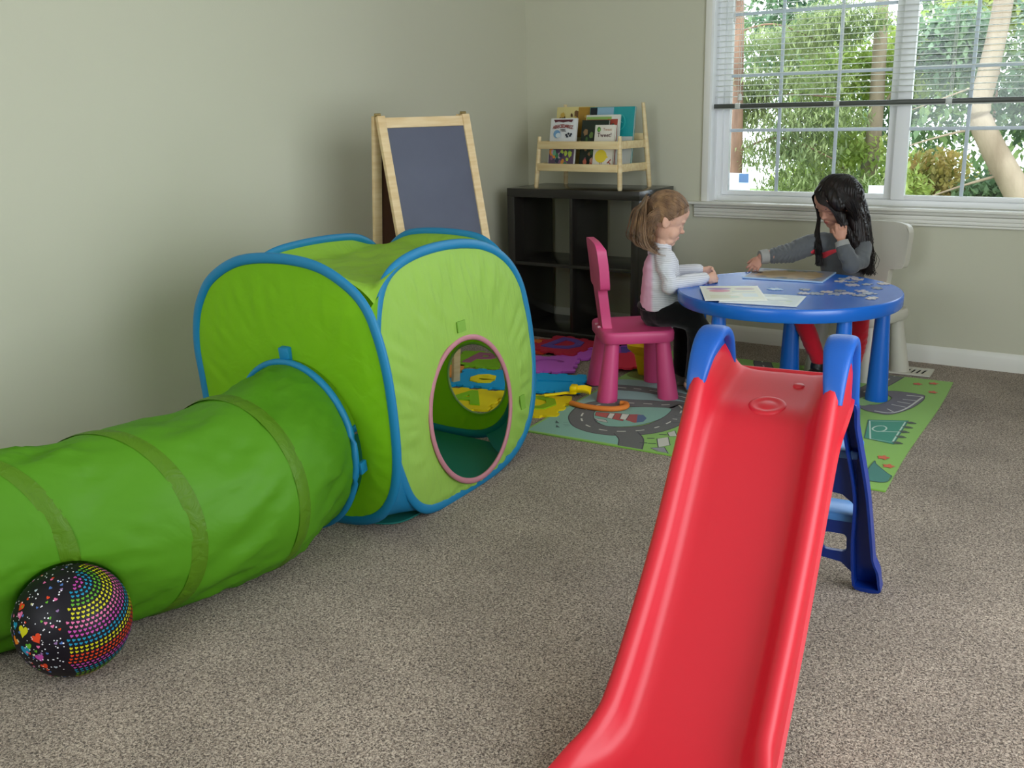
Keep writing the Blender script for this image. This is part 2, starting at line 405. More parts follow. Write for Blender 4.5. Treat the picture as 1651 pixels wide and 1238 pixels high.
# ------------------------------------------------------------------ book rack and books
PINE = mat('pine', '#ead6a8', .5, col2='#dcc190', vscale=5, stretch=(1, 1, 12), bump=.1, bscale=60)
PINEX = mat('pine_rail', '#ead6a6', .5, col2='#dec290', vscale=5, stretch=(1, 14, 10), bump=.1, bscale=60)
rk = thing('book_rack', 'small pine picture-book rack on top of the dark cube shelf', 'rack', (.548, -.232, .79), R(-5))
RW, RD = .255, .135
fl_, bk_ = {}, {}
for sx in (-1, 1):
    b = B(); b.tube([(sx*(RW+.008), -RD+0, .0), (sx*(RW+.008), -RD, .006), (sx*RW, -RD+.01, .13), (sx*(RW-.006), -RD+.018, .262)], [.010, .012, .0125, .0095], 14); b.build('leg', PINE, rk, world=False, smooth=60)
    b = B(); b.tube([(sx*(RW+.012), RD-.0, 0), (sx*(RW+.012), RD, .006), (sx*RW, RD-.012, .2), (sx*(RW-.012), RD-.03, .42)], [.010, .012, .0135, .009], 14); b.build('leg', PINE, rk, world=False, smooth=60)
    for z in (.107, .219):
        b = B(); b.box((sx*(RW-.003), -.002, z), (.012, 2*RD-.03, .038), bev=.002); b.build('side_rail', PINEX, rk, world=False)
for z, y in ((.107, -RD-.001), (.219, -RD+.007)):
    b = B(); b.box((0, y, z), (2*RW-.012, .012, .038), bev=.002); b.build('front_rail', PINEX, rk, world=False)
for z, y in ((.10, RD-.01), (.25, RD-.02)):
    b = B(); b.box((0, y, z), (2*RW-.012, .010, .04), bev=.002); b.build('back_rail', PINEX, rk, world=False)
b = B(); b.box((0, 0, .094), (2*RW-.02, 2*RD-.03, .006), bev=.001); b.build('shelf_board', PINEX, rk, world=False)
rkM = MX.Translation(rk.location) @ Euler((0, 0, rk.rotation_euler.z)).to_matrix().to_4x4()
BH = 1.19
def cm(h, r=.35): return mat('ink_'+h.strip('#'), h, r)
def book(label, x, y, w_, h_, th, cols, art, tilt=R(-9), z=.0975, rz=0):
    hs = BH; hr, h_ = h_, h_*BH
    """cols: cover, spine/page colours; art(b, w, h, add) draws the cover"""
    mats_ = [cm(cols[0]), cm('#ded8ca', .7)]
    idx = {}
    def mi(h):
        if h not in idx: idx[h] = len(mats_); mats_.append(cm(h))
        return idx[h]
    bb = B()
    bb.box((0, 0, h_/2), (w_-.004, th-.003, h_-.004), mi=1)
    bb.box((0, -th/2, h_/2), (w_, .002, h_), mi=0, bev=.0007); bb.box((0, th/2, h_/2), (w_, .002, h_), mi=0, bev=.0007); bb.box((-w_/2, 0, h_/2), (.002, th+.002, h_), mi=0)
    lay = [0]
    def shape(pts, h):
        lay[0] += 1; y_ = -th/2-.0012-lay[0]*.00012
        bb.prism(pts, lambda a, c_, k: (a, y_+(.00015 if k == 0 else 0), c_*hs), mi(h))
    def text(s, size, a, c_, h, wt__=.0):
        lay[0] += 1; y_ = -th/2-.0014-lay[0]*.00012
        t = text_mesh(s, size, wt__); bb.merge(t, MX.Translation((a, y_, c_*hs)) @ MX.Rotation(R(90), 4, 'X'), mi(h))
    art(shape, text, w_, hr)
    root = rkM @ MX.Translation((x, y, z)) @ MX.Rotation(rz, 4, 'Z') @ MX.Rotation(tilt, 4, 'X')
    o = bb.build('book', mats_, None, smooth=30); o.matrix_world = root
    o.location = root.to_translation(); o.rotation_euler = root.to_euler()
    tag(o, label, 'book', 'picture books in the pine rack'); return o
def circ(cx_, cy_, rx, ry=None, n=20, a0=0, a1=360): 
    ry = ry or rx; return [(cx_+rx*math.cos(R(a0+(a1-a0)*k/n)), cy_+ry*math.sin(R(a0+(a1-a0)*k/n))) for k in range(n if a1-a0 == 360 else n+1)]
def rect(x0, y0, x1, y1): return [(x0, y0), (x1, y0), (x1, y1), (x0, y1)]
def blobs(shape, w_, h0, h1, cols, n, r0, r1, seed):
    rg = random.Random(seed)
    for i in range(n):
        x = rg.uniform(-w_/2+r1, w_/2-r1); y = rg.uniform(h0+r1, h1-r1); r = rg.uniform(r0, r1)
        shape([(x+r*rg.uniform(.7, 1.2)*math.cos(R(a)), y+r*rg.uniform(.7, 1.2)*math.sin(R(a))) for a in range(0, 360, 36)], cols[i % len(cols)])
def art_abc(sh, tx, w_, h_):
    sh(rect(-w_/2+.002, .001, w_/2-.002, .085), '#5a4660'); blobs(sh, w_, 0, .09, ['#8a5f7e', '#d98f3a', '#3f7f57', '#b3c94f', '#2c3350', '#c4a2b8', '#6fae8c'], 26, .008, .016, 3)
    sh([(-.062, h_-.006), (.062, h_-.006), (.052, h_-.018), (.03, h_-.014), (.0, h_-.018), (-.03, h_-.014), (-.052, h_-.018)], '#5b2430')
    for i, ch in enumerate('ABECEDAREZ'):
        x = -.058+.0129*i; tx(ch, .024, x, .181-1.6*x*x, '#8c2f30', .0006)
    tx('YEEL', .018, .003, .163, '#3f3a49', .0005)
    sh(circ(-.036, .148, .022, .017), '#6f9ac4'); sh(circ(-.026, .142, .017, .010), '#ccd7e0')
    for i, (x, y) in enumerate(((.025, .144), (.039, .149), (.050, .140), (.032, .137), (.056, .147))): sh(circ(x, y, .007, .005, 7), '#2a3040')
def art_tweet(sh, tx, w_, h_):
    sh(circ(-.036, h_-.019, .011), '#4e8c33'); sh(circ(-.034, h_-.020, .005), '#8fc25a'); tx('Tweet', .020, .016, h_-.020, '#b98a70', .0002); tx('Tweet!', .030, .0, h_-.043, '#5a3238', .0004)
    sh(circ(-.012, .055, .036, .027), '#e6cf3c'); sh([(.012, .066), (.034, .05), (.012, .044)], '#e6cf3c')
    for x in (-.016, -.006): sh(rect(x, .008, x+.0025, .03), '#7a3a22')
    sh([(.028, .028), (.05, .044), (.052, .04), (.032, .024)], '#a2422c'); sh([(.036, .03), (.05, .02), (.052, .024), (.038, .035)], '#a2422c')
def art_dark(sh, tx, w_, h_):
    blobs(sh, w_, .02, h_-.01, ['#22402f', '#3e5d2e', '#15301f', '#5f7a3c', '#8a6a48'], 16, .008, .018, 5); blobs(sh, w_, .0, .06, ['#d69a86', '#b8604a', '#7b4a58'], 8, .006, .013, 9)
    for k in range(5): sh(circ(w_/2-.012, .03+.035*k, .004, .004, 8), '#e8e6dc')
def art_red(sh, tx, w_, h_):
    sh(rect(-w_/2+.002, .002, w_/2-.012, h_-.018), '#a8483a'); sh(rect(-w_/2+.002, h_-.02, w_/2-.05, h_-.008), '#8fb35e'); blobs(sh, w_*.8, h_-.08, h_-.012, ['#3d5d4a', '#b8693a', '#d8cdb8', '#5c2a22', '#c98f5b'], 12, .006, .013, 13)
def art_teal(sh, tx, w_, h_):
    sh(rect(-w_/2+.002, h_*.52, w_/2-.002, h_-.002), '#1f9aa0'); sh(rect(-w_/2+.002, .002, w_/2-.002, h_*.52), '#c6c9c4'); sh(rect(-w_/2+.002, h_*.52, -w_/2+.045, h_-.002), '#0e1a24'); sh(rect(-w_/2+.045, h_*.62, .01, h_-.002), '#8db2c9')
    sh(circ(.052, h_*.75, .034), '#3fb7b4'); sh(circ(.052, h_*.75, .029), '#1f9aa0'); sh([(.03, h_*.7), (.05, h_*.78), (.072, h_*.74), (.05, h_*.755)], '#8ad6d0'); sh(circ(-.02, h_*.66, .018, .014), '#3c5a80')
    sh(circ(.07, .095, .012, .016, 9), '#24242a'); sh(circ(.04, .12, .005, .005, 7), '#24242a')
def art_map(sh, tx, w_, h_):
    blobs(sh, w_, h_*.35, h_-.002, ['#1e1a16', '#6b4a2c', '#a9782f', '#3a2c20', '#d8cba0'], 26, .006, .016, 21); sh(rect(.02, h_*.5, w_/2-.002, h_-.003), '#a97f2c'); blobs(sh, w_*.9, h_*.55, h_-.02, ['#52331f', '#c7a24a'], 8, .006, .014, 4)
def art_plain(sh, tx, w_, h_): sh(rect(-w_/2+.003, .003, w_/2-.003, h_-.003), '#1c4a86')
book('white alphabet picture book with arched red lettering, at the front left of the rack', -.135, -.088, .165, .215, .010, ('#dfe0e2',), art_abc)
book('small white picture book with a yellow chick, titled Tweet!, front right of the rack', .128, -.090, .118, .185, .014, ('#e3ded4',), art_tweet)
book('dark green picture book behind the small Tweet! book', .052, -.070, .165, .205, .009, ('#16241c',), art_dark)
book('red and white picture book, second from the back on the right side of the rack', .075, -.036, .205, .226, .008, ('#d8d8d0',), art_red, R(-8))
book('tall teal picture book with a round emblem, rearmost on the right of the rack', .100, .006, .272, .258, .010, ('#1d8a90',), art_teal, R(-8))
book('yellow and brown patterned picture book rearmost on the left of the rack', -.140, .022, .245, .262, .009, ('#d8c98a',), art_map, R(-8))
book('thin navy blue book peeking out behind the white alphabet book', -.160, -.055, .155, .205, .008, ('#173a6e',), art_plain, R(-9))

# ------------------------------------------------------------------ easel
ez = thing('easel', 'wooden A-frame children\'s easel with a blackboard front', 'easel', (.5676, -1.6246, 0), 1.2456)
WOOD = mat('easel_wood', '#e6cba0', .5, col2='#d8b888', vscale=4, stretch=(2, 2, 14), bump=.1, bscale=60)
EH = 1.18
def leaf(sgn, board, nm):
    # leaf in local frame: x along width, front is -y
    ang = math.atan2(.285 if sgn > 0 else .12, EH)*sgn
    def T(x, y, s): # s distance down from the hinge
        c_, n_ = math.cos(ang), math.sin(ang); yo = -.012*sgn if sgn else 0
        return (x, (-.014*sgn)-s*n_+y*c_, EH-s*c_-y*n_*1)
    L_ = EH/math.cos(ang); rot = Euler((-ang, 0, 0)).to_matrix()
    f_ = thing(nm, '', '', (0, 0, 0)); del f_['label']; del f_['category']; f_.parent = ez
    for sx in (-1, 1):
        b = B(); b.box(T(sx*(.215-.0175), 0, L_/2-.003), (.035, .02, L_-.012), bev=.002, rot=rot); b.build('post', WOOD, f_, world=False)
    for s_ in (.03, .70):
        b = B(); b.box(T(0, 0, s_), (.36, .016, .04), bev=.002, rot=rot); b.build('crossbar', WOOD, f_, world=False)
    b = B(); b.box(T(0, 0, .365), (.362, .006, .63), rot=rot); b.build('writing_board', board, f_, world=False)
leaf(1, mat('blackboard', '#5e6173', .33, var=.10, vscale=5, spec=.5), 'front_leaf')  # board base lightened to grey: its reflection is painted into the colour
leaf(-1, mat('easel_back', '#5c3a26', .55), 'rear_leaf')
for sx in (-1, 1):
    b = B(); b.lathe([(.006, -.012), (.006, .012)], 12, (sx*.2, 0, EH+.003), M=Euler((0, R(90), 0)).to_matrix()); b.box((sx*.2, 0, EH-.004), (.02, .04, .006), bev=.001); b.build('hinge', mat('brass', '#b09a68', .35, metal=.8), ez, world=False)
b = B(); b.box((0, -.185, .50), (.36, .11, .012), bev=.003); b.build('tray_shelf', WOOD, ez, world=False)
# ------------------------------------------------------------------ play tent
def fabric(name, col, tr=.3, wr=.5, ws=14, st=(1, 1, 1)):
    m = mat(name, col, .55, transl=tr, spec=.35)
    nt = m.node_tree; p = nt.nodes['Principled BSDF']
    tc = nt.nodes.new('ShaderNodeTexCoord'); mp = nt.nodes.new('ShaderNodeMapping'); mp.inputs['Scale'].default_value = st
    n = nt.nodes.new('ShaderNodeTexNoise'); n.inputs['Scale'].default_value = ws; n.inputs['Detail'].default_value = 3; n.inputs['Distortion'].default_value = .8
    b = nt.nodes.new('ShaderNodeBump'); b.inputs['Strength'].default_value = wr; b.inputs['Distance'].default_value = .012
    nt.links.new(tc.outputs['Object'], mp.inputs['Vector']); nt.links.new(mp.outputs[0], n.inputs['Vector'])
    nt.links.new(n.outputs['Fac'], b.inputs['Height']); nt.links.new(b.outputs[0], p.inputs['Normal'])
    return m
LIME = fabric('tent_lime', '#93d41c', .42, .45, 10)
LIMEB = fabric('tent_lime_gathered', '#b0da62', .3, .7, 12, (1, 2.2, .55))
LIMET = fabric('tent_roof', '#a4d244', .3, .8, 12, (1, 1, 1))
TEAL = mat('tent_trim', '#0f7bab', .5, bump=.2, bscale=300)
PINKT = mat('tent_pink_trim', '#c07f8a', .5)
TEALF = mat('tent_floor_teal', '#0f6f66', .6)
tt = thing('play_tent', 'lime green pop-up play cube with blue piping and a round pink-edged doorway', 'tent', (1.0, -2.4, 0))
def plane(cx_, cy_, rot, ti):
    u = V((math.cos(rot), math.sin(rot), 0)); n = V((math.sin(rot), -math.cos(rot), 0)); v_ = V((0, 0, math.cos(ti)))+n*math.sin(ti)
    nn = n*math.cos(ti)-V((0, 0, 1))*math.sin(ti)
    o = V((cx_, cy_, 0)); return lambda a, h, d=0: o+u*a+v_*h+nn*d
PA = plane(1.02, -2.817, -.006, .049); PB = plane(1.328, -2.341, 1.647, -.108)
PC = plane(.61, -2.37, 1.60, .10); PD = plane(.905, -1.965, -.006, -.03)
OA = [(-.41, .40), (-.413, .492), (-.395, .58), (-.36, .65), (-.294, .72), (-.161, .781), (.009, .800), (.163, .787), (.273, .740), (.334, .683), (.368, .60), (.388, .50), (.396, .38), (.394, .262), (.375, .165), (.335, .095), (.28, .052), (.195, .027), (.05, .014), (-.15, .012), (-.27, .03), (-.34, .075), (-.385, .15), (-.403, .26)]
OB = [(-.424, .391), (-.421, .52), (-.405, .61), (-.367, .698), (-.313, .749), (-.216, .780), (-.078, .792), (.082, .785), (.22, .757), (.335, .700), (.41, .615), (.440, .51), (.447, .38), (.430, .257), (.392, .155), (.315, .075), (.204, .028), (.042, .008), (-.118, .006), (-.249, .014), (-.315, .034), (-.362, .08), (-.388, .145), (-.408, .225), (-.42, .31)]
def sup(w_, h_, n, k=24): 
    o = []
    for i in range(k):
        a = math.pi-2*math.pi*i/k; e = 2/n; c_, s_ = math.cos(a), math.sin(a)
        o.append((math.copysign(abs(c_)**e, c_)*w_/2, math.copysign(abs(s_)**e, s_)*h_/2+h_/2+.01))
    return o
OC = sup(.80, .765, 3.2); OD = sup(.64, .755, 3.2)
def resample(o, n, c_=(0, .4)):
    """outline radii at n even angles about c_, angle 0 = right side"""
    pts = spl2(o, 8); out = []
    for i in range(n):
        a = 2*math.pi*i/n; d = (math.cos(a), math.sin(a)); best = None
        for j in range(len(pts)):
            x1, y1 = pts[j][0]-c_[0], pts[j][1]-c_[1]; x2, y2 = pts[(j+1) % len(pts)][0]-c_[0], pts[(j+1) % len(pts)][1]-c_[1]
            den = d[0]*(y2-y1)-d[1]*(x2-x1)
            if abs(den) < 1e-12: continue
            t = (x1*(y2-y1)-y1*(x2-x1))/den; q = (x1*d[1]-y1*d[0])/den
            if t > 0 and -1e-6 <= q <= 1+1e-6: best = max(best or 0, t)
        out.append((c_[0]+d[0]*best, c_[1]+d[1]*best))
    return out
NP = 240
RA, RB, RC, RD_ = (resample(o, NP) for o in (OA, OB, OC, OD))
def panel(name, P, Rr, m, hole=None, bulge=.02, sgn=1, wr=0, c_=(0, .4)):
    """hole = (a, h, ra, rh)"""
    b = B(); rings = []; K = 26
    for k in range(K+1):
        t = k/K; ring = []
        for i in range(NP):
            o = Rr[i]; an = math.atan2(o[1]-(hole[1] if hole else c_[1]), o[0]-(hole[0] if hole else c_[0]))
            if hole: q = (hole[0]+hole[2]*math.cos(an), hole[1]+hole[3]*math.sin(an))
            else: q = (c_[0]+.0005*math.cos(an), c_[1]+.0005*math.sin(an))
            x, y = q[0]*(1-t)+o[0]*t, q[1]*(1-t)+o[1]*t
            d = bulge*(1-t**3)*(.6+.4*math.sin(math.pi*min(1, max(0, y/.8))))
            if wr:
                g = max(0, (t-.25))*(1-t)*4
                tp = max(0, min(1, (y-.42)/.2))
                wr_ = wr; wr = wr_*(1-t**8)
                d += wr*g*noise.noise(V((an*11, t*1.3, 3)))*1.6+wr*.6*noise.noise(V((x*7, y*5, 1)))+wr*.85*tp*(t > .3)*(t-.3)*max(0, .97-t)*7*noise.noise(V((x*42, y*5+x*9, 8)))+wr*.25*noise.noise(V((x*16+y*20, y*9, 4)))
                wr = wr_
            ring.append(P(x, y, d*sgn))
        rings.append(ring)
    b.loft(rings, cap=False); return b.build(name, m, tt, smooth=80)
panel('front_panel', PA, RA, LIME, (.03, .262, .243, .245), .012, 1, .004)
panel('doorway_panel', PB, RB, LIMEB, (-.008, .262, .236, .232), .02, 1, .012)
panel('side_panel', PC, RC, LIME, None, .02, -1, .004)
panel('back_panel', PD, RD_, LIME, (.130, .228, .135, .135), .015, -1, .004, c_=(0, .38))
def trim(name, P, pts, m, r=.010, fl_=.45, d=0):
    b = B(); q = [P(x, y, d) for x, y in pts]; n = len(q)
    c_ = sum(q, V())/n; rings = []
    for i in range(n):
        tg = (q[(i+1) % n]-q[i-1]).normalized(); out = (q[i]-c_); out = (out-tg*out.dot(tg)).normalized(); nn = tg.cross(out)
        rings.append([q[i]+out*math.cos(a)*r*1.25+nn*math.sin(a)*r*fl_*1.6 for a in [2*math.pi*k/10 for k in range(10)]])
    b.loft(rings, loop=True, cap=False); return b.build(name, m, tt, smooth=60)
for P, Rr in ((PA, RA), (PB, RB), (PC, RC), (PD, RD_)): trim('piping', P, Rr, TEAL, .0128)
el = lambda a, h, ra, rh, n=64: [(a+ra*math.cos(2*math.pi*i/n), h+rh*math.sin(2*math.pi*i/n)) for i in range(n)]
trim('doorway_rim', PB, el(-.008, .262, .236, .232), PINKT, .0075, .5, .02)
trim('window_rim', PD, el(.130, .228, .135, .135), mat('rim_pale', '#b9c79a', .5), .004, .6, -.015)
# roof and corner gussets
A0_ = 26
def arc(P, Rr, rev=False):
    pts = [P(*Rr[i]) for i in range(A0_, NP//2+1-A0_)]   # right side over the top to left side
    return pts[::-1] if rev else pts
aA = arc(PA, RA, True); aB = arc(PB, RB, True); aD = arc(PD, RD_); aC = arc(PC, RC)
# A: left->right; B: near->far; D: right->left; C: far->near   (C's u axis runs front to back)
n_ = len(aA)
cor = [(aA[0]+aC[-1])/2, (aA[-1]+aB[0])/2, (aB[-1]+aD[0])/2, (aD[-1]+aC[0])/2]
def fix(c_, p0, p1):
    m_ = len(c_)-1; d0, d1 = p0-c_[0], p1-c_[-1]; return [p+d0*max(0, 1-4*i/m_)+d1*max(0, 1-4*(m_-i)/m_) for i, p in enumerate(c_)]
cA = fix(aA, cor[0], cor[1]); cB = fix(aB, cor[1], cor[2]); cD = fix(aD, cor[2], cor[3])[::-1]; cC = fix(aC, cor[3], cor[0])[::-1]
b = B(); G = []
for i in range(n_):
    u = i/(n_-1); row = []
    for j in range(n_):
        v_ = j/(n_-1)
        p = (1-v_)*cA[i]+v_*cD[i]+(1-u)*cC[j]+u*cB[j]-((1-u)*(1-v_)*cor[0]+u*(1-v_)*cor[1]+u*v_*cor[2]+(1-u)*v_*cor[3])
        e_ = min(u, 1-u, v_, 1-v_)
        # the Coons surface overshoots; lay the middle flat between the hoops
        zt = .722+.006*noise.noise(V((u*3, v_*3, 0)))+.014*noise.noise(V((u*9, v_*9, 5)))*min(1, e_*8)
        k = min(1, e_/.13); k = k*k*(3-2*k)
        zb = min((u, cC[j].z), (1-u, cB[j].z), (v_, cA[i].z), (1-v_, cD[i].z))[1]
        p = V((p.x, p.y, min(p.z, zb-.004)*(1-k)+zt*k)); row.append(p)
    G.append(row)
b.loft(G, close=False, cap=False); b.build('roof_panel', LIMET, tt, smooth=80)
for P1, R1_, P2, R2_ in ((PA, RA, PB, RB), (PB, RB, PD, RD_)):
    for lo, hi, m_ in ((-A0_, 22, LIME), (20, 44, TEAL)):
        r1 = [P1(*R1_[(-k) % NP]) for k in range(lo, hi)]
        r2_ = [P2(*R2_[(NP//2+k) % NP if P2 is PB else (-k) % NP]) for k in range(lo, hi)]
        inn = V((-.006, .006 if P1 is PA else -.006, 0))
        b = B(); b.loft([r1, [(x+y)/2+inn for x, y in zip(r1, r2_)], r2_], 0, close=False, cap=False); b.build('corner_gusset', m_, tt, smooth=60)
b = B()
b.prism(spl2([(.66, -2.75), (1.0, -2.79), (1.28, -2.76), (1.325, -2.6), (1.30, -2.2), (1.24, -2.02), (.95, -1.99), (.66, -2.02), (.63, -2.4)], 6), lambda x, y, k: (x, y, .004+.005*k)); b.build('floor_panel', TEALF, tt)
# small fabric tabs
b = B(); b.box(PB(-.02, .535, .025), (.004, .045, .035), rot=Euler((0, R(-6), R(4))).to_matrix()); b.build('fabric_tab', mat('tab_green', '#7fae3c', .6), tt)
b = B(); b.box(PB(.305, .20, .02), (.004, .03, .05), rot=Euler((0, R(-6), R(4))).to_matrix()); b.build('fabric_tab', mat('tab_green'), tt)

# ------------------------------------------------------------------ tunnel
BC, BR = V((1.222, -3.714, .1235)), .123
GREEN = fabric('tunnel_green', '#62a41f', .34, .45, 9, (1, .5, 1))
OLIVE = fabric('tunnel_band', '#55800f', .12, .5, 30)
tn = thing('play_tunnel', 'long green fabric crawl tunnel with olive hoop bands, joined to the play cube', 'tunnel', (1.08, -3.4, 0))
hoops = [(1.05, -2.872, -.03, .247), (1.150, -3.18, .07, .243), (1.099, -3.50, .25, .238), (.972, -3.765, .36, .237), (.82, -4.06, .42, .237), (.66, -4.38, .45, .237)]
def tun(s):
    i = min(int(s), len(hoops)-2); t = s-i
    g = lambda j: hoops[max(0, min(len(hoops)-1, j))]
    o = []
    for q in range(4):
        p0, p1, p2, p3 = g(i-1)[q], g(i)[q], g(i+1)[q], g(i+2)[q]
        o.append(.5*(2*p1+(p2-p0)*t+(2*p0-5*p1+4*p2-p3)*t*t+(3*p1-p0-3*p2+p3)*t**3))
    return o
def tring(s, dr=0, n=96, wr=0):
    x, y, rt_, r = tun(s); fr = s-math.floor(s); sag = math.sin(math.pi*fr)
    out = []
    for k in range(n):
        a = 2*math.pi*k/n
        w_ = wr*sag*(noise.noise(V((a*2.2+s*1.3, s*1.1, 2)))*.9+noise.noise(V((a*5+s*3.2, s*2.0, 7)))*.5+.35*noise.noise(V((a*11-s*4, s*5, 9))))
        rr = r*(1-.012*sag*(1 if wr else 0))+dr+w_
        z = r+rr*math.sin(a); 
        p = V((x+rr*math.cos(a)*math.cos(rt_), y+rr*math.cos(a)*math.sin(rt_), max(.004, z+.002-(.004*sag if wr and math.sin(a) > 0 else 0))))
        dd = p-BC                                   # the soft fabric gives way round the ball
        if dd.length < BR+.03:
            k_ = (BR+.006+.4*max(0, dd.length-BR)*.6)/max(dd.length, 1e-4)
            if k_ > 1: q_ = BC+dd*k_; p = q_ if q_.x < p.x+.001 else p+V((-(BR+.03-dd.length)*1.6, 0, 0))
        out.append(p)
    return out
for seg in range(5):
    b = B(); b.loft([tring(seg+k/18, 0, 96, .022) for k in range(19)], cap=False); b.build('tunnel_fabric', GREEN, tn, smooth=80)
for s in (1, 2, 3, 4):
    b = B(); b.loft([tring(s+d*.001*5, .003 if abs(d) < 12 else .0005, 96) for d in (-14, -12, -6, 0, 6, 12, 14)], cap=False); b.build('hoop_band', OLIVE, tn, smooth=60)
b = B(); q = tring(0.0, .004, 64); b.tube(q, .011, 10, loop=True); b.build('end_hoop', TEAL, tn, smooth=60)
for (a, sz) in ((93, (.035, .022, .04)), (-8, (.012, .03, .035))):
    x = 1.05+.262*math.cos(R(a)); z = .25+.262*math.sin(R(a))
    b = B(); b.box((x, -2.862, z+.012), sz, bev=.002, rot=Euler((R(8), 0, R(10))).to_matrix()); b.build('tie_tab', TEAL, tn)

# ------------------------------------------------------------------ ball
BC, BR = V((1.222, -3.714, .1235)), .123
INKS = ['#140f18', '#d8431f', '#c9c21a', '#1c86a8', '#5fa32a', '#b8469c', '#d86a9a', '#b9c2cc', '#4b6fb0', '#d9d2a0', '#e07b2a', '#f0ecf2', '#8f6f9c']
bmats = [mat('ball_'+h.strip('#'), h, .5, spec=.25) for h in INKS]
def IK(h): return INKS.index(h)
tocam = (V((3.1437, -4.756, 1.1865))-BC).normalized()
bx = V((0, 0, 1)).cross(tocam).normalized(); by = tocam.cross(bx).normalized()
def onball(px, py, lift=.0006):
    """px, py in unit-disc coordinates as the ball faces the doorway side"""
    r_ = px*px+py*py; z = math.sqrt(max(0, 1-r_)) if r_ < 1 else 0
    return BC+(bx*px+by*py+tocam*z).normalized()*(BR+lift)
b = B(); b.ell(BC, (BR, BR, BR), 0, n=72, m=40)
heart = []
for k in range(16):
    t = 2*math.pi*k/16; heart.append((16*math.sin(t)**3/17, (13*math.cos(t)-5*math.cos(2*t)-2*math.cos(3*t)-math.cos(4*t))/17))
def put(dirv, size, col, rot=0, shape=heart):
    """stick a small shape on the sphere at direction dirv"""
    d = dirv.normalized(); x, y = frame_to(d); c_, s_ = math.cos(rot), math.sin(rot)
    pts = [(BC+(d*BR+x*(a*c_-h*s_)*size+y*(a*s_+h*c_)*size)) for a, h in shape]
    pts = [BC+(p-BC).normalized()*(BR+.0005) for p in pts]
    if sum((pts[i].cross(pts[(i+1) % len(pts)]) for i in range(len(pts))), V()).length >= 0:
        c0 = BC+d*(BR+.0007); vs = [c0]+pts; n = len(pts); b.faces(vs, [(0, 1+i, 1+(i+1) % n) for i in range(n)], IK(col))
def dv(px, py): 
    r_ = px*px+py*py; return bx*px+by*py+tocam*math.sqrt(max(0, 1-r_))
# panel seam from the top to the lower right: left half starry, right half rings of small hearts
axs = (dv(.06, .86)).normalized(); sep = (dv(.86, .10)+tocam*-.15).normalized()
sep = (sep-axs*sep.dot(axs)).normalized(); third = axs.cross(sep)
ringc = ['#b8469c', '#1c86a8', '#5fa32a', '#c9c21a', '#d86a9a', '#b8469c', '#1c86a8', '#c9c21a', '#d8431f', '#b8469c', '#1c86a8', '#5fa32a', '#c9c21a', '#d86a9a']
pole = dv(.10, .62).normalized()
px_, py_ = frame_to(pole)
th = .055
while th < 2.6:
    circ_n = max(1, int(2*math.pi*math.sin(th)/.082)); col = ringc[min(len(ringc)-1, int(th/.165))]
    for k in range(circ_n):
        a = 2*math.pi*(k+.5*(int(th/.075) % 2))/circ_n; d = pole*math.cos(th)+(px_*math.cos(a)+py_*math.sin(a))*math.sin(th)
        if d.dot(sep) > .13: put(d, .0038, col, a+math.pi/2)
    th += .075
rg = random.Random(11)
k = 0
while k < 480:
    d = V((rg.gauss(0, 1), rg.gauss(0, 1), rg.gauss(0, 1))).normalized()
    if d.dot(sep) > .09: continue
    k += 1
    if rg.random() < .68: put(d, .0012+.0008*rg.random(), '#f0ecf2', 0, [(math.cos(R(a)), math.sin(R(a))) for a in range(0, 360, 60)])
    else: put(d, .0032+.0014*rg.random(), rg.choice(['#b9c2cc', '#4b6fb0', '#d9d2a0', '#d86a9a', '#8f6f9c', '#d8431f', '#5fa32a']), rg.uniform(-.7, .7))
for (x, y, s_, c_) in ((-.76, .42, .0095, '#d8431f'), (-.80, .28, .008, '#d86a9a'), (-.79, .0, .0125, '#c9c21a'), (-.60, -.17, .0105, '#d8431f'), (-.80, -.33, .012, '#1c86a8'), (-.74, -.27, .007, '#5fa32a'), (-.60, -.50, .009, '#b8469c'), (-.55, -.66, .008, '#d8431f'), (-.88, .55, .009, '#1c86a8'), (-.90, .13, .008, '#1c86a8'), (-.93, -.13, .010, '#e07b2a'), (-.95, .30, .009, '#8f6f9c')):
    put(dv(x, y), s_*1.25, c_, rg.uniform(-.6, .6))
bo = b.build('ball', bmats, smooth=60)
tag(bo, 'black ball printed with colourful hearts, lying against the green tunnel', 'ball')

# ------------------------------------------------------------------ slide
RED = mat('slide_red', '#ca1a2c', .42, bump=.06, bscale=500, spec=.5)
HB = mat('slide_blue', '#0d55ae', .42, bump=.25, bscale=260)
LB = mat('ladder_blue_shaded', '#08328e', .3, bump=.05, bscale=400)  # ladder blue darkened: the shade behind the chute is painted in
sl = thing('toddler_slide', 'red plastic toddler slide with blue handles and a blue ladder behind', 'slide', (2.45, -2.75, 0))
U_, Dd, SO = V((.9914, .1305, 0)), V((.1305, -.9914, 0)), V((2.4371, -2.7553, 0))
def SP_(a, t, z): return SO+U_*a+Dd*t+V((0, 0, z))
def interp(tab, t):
    if t <= tab[0][0]: return tab[0][1:]
    for (a, b2) in zip(tab, tab[1:]):
        if t <= b2[0]:
            q = (t-a[0])/(b2[0]-a[0]); return [x+(y-x)*q for x, y in zip(a[1:], b2[1:])]
    return tab[-1][1:]
prof = spline([(-.205, .565, 0), (-.185, .580, 0), (-.15, .578, 0), (-.05, .560, 0), (.03, .545, 0), (.08, .520, 0), (.14, .462, 0), (.22, .372, 0), (.30, .287, 0), (.38, .212, 0), (.45, .152, 0), (.53, .092, 0), (.60, .056, 0), (.68, .038, 0), (.76, .030, 0)], 5)
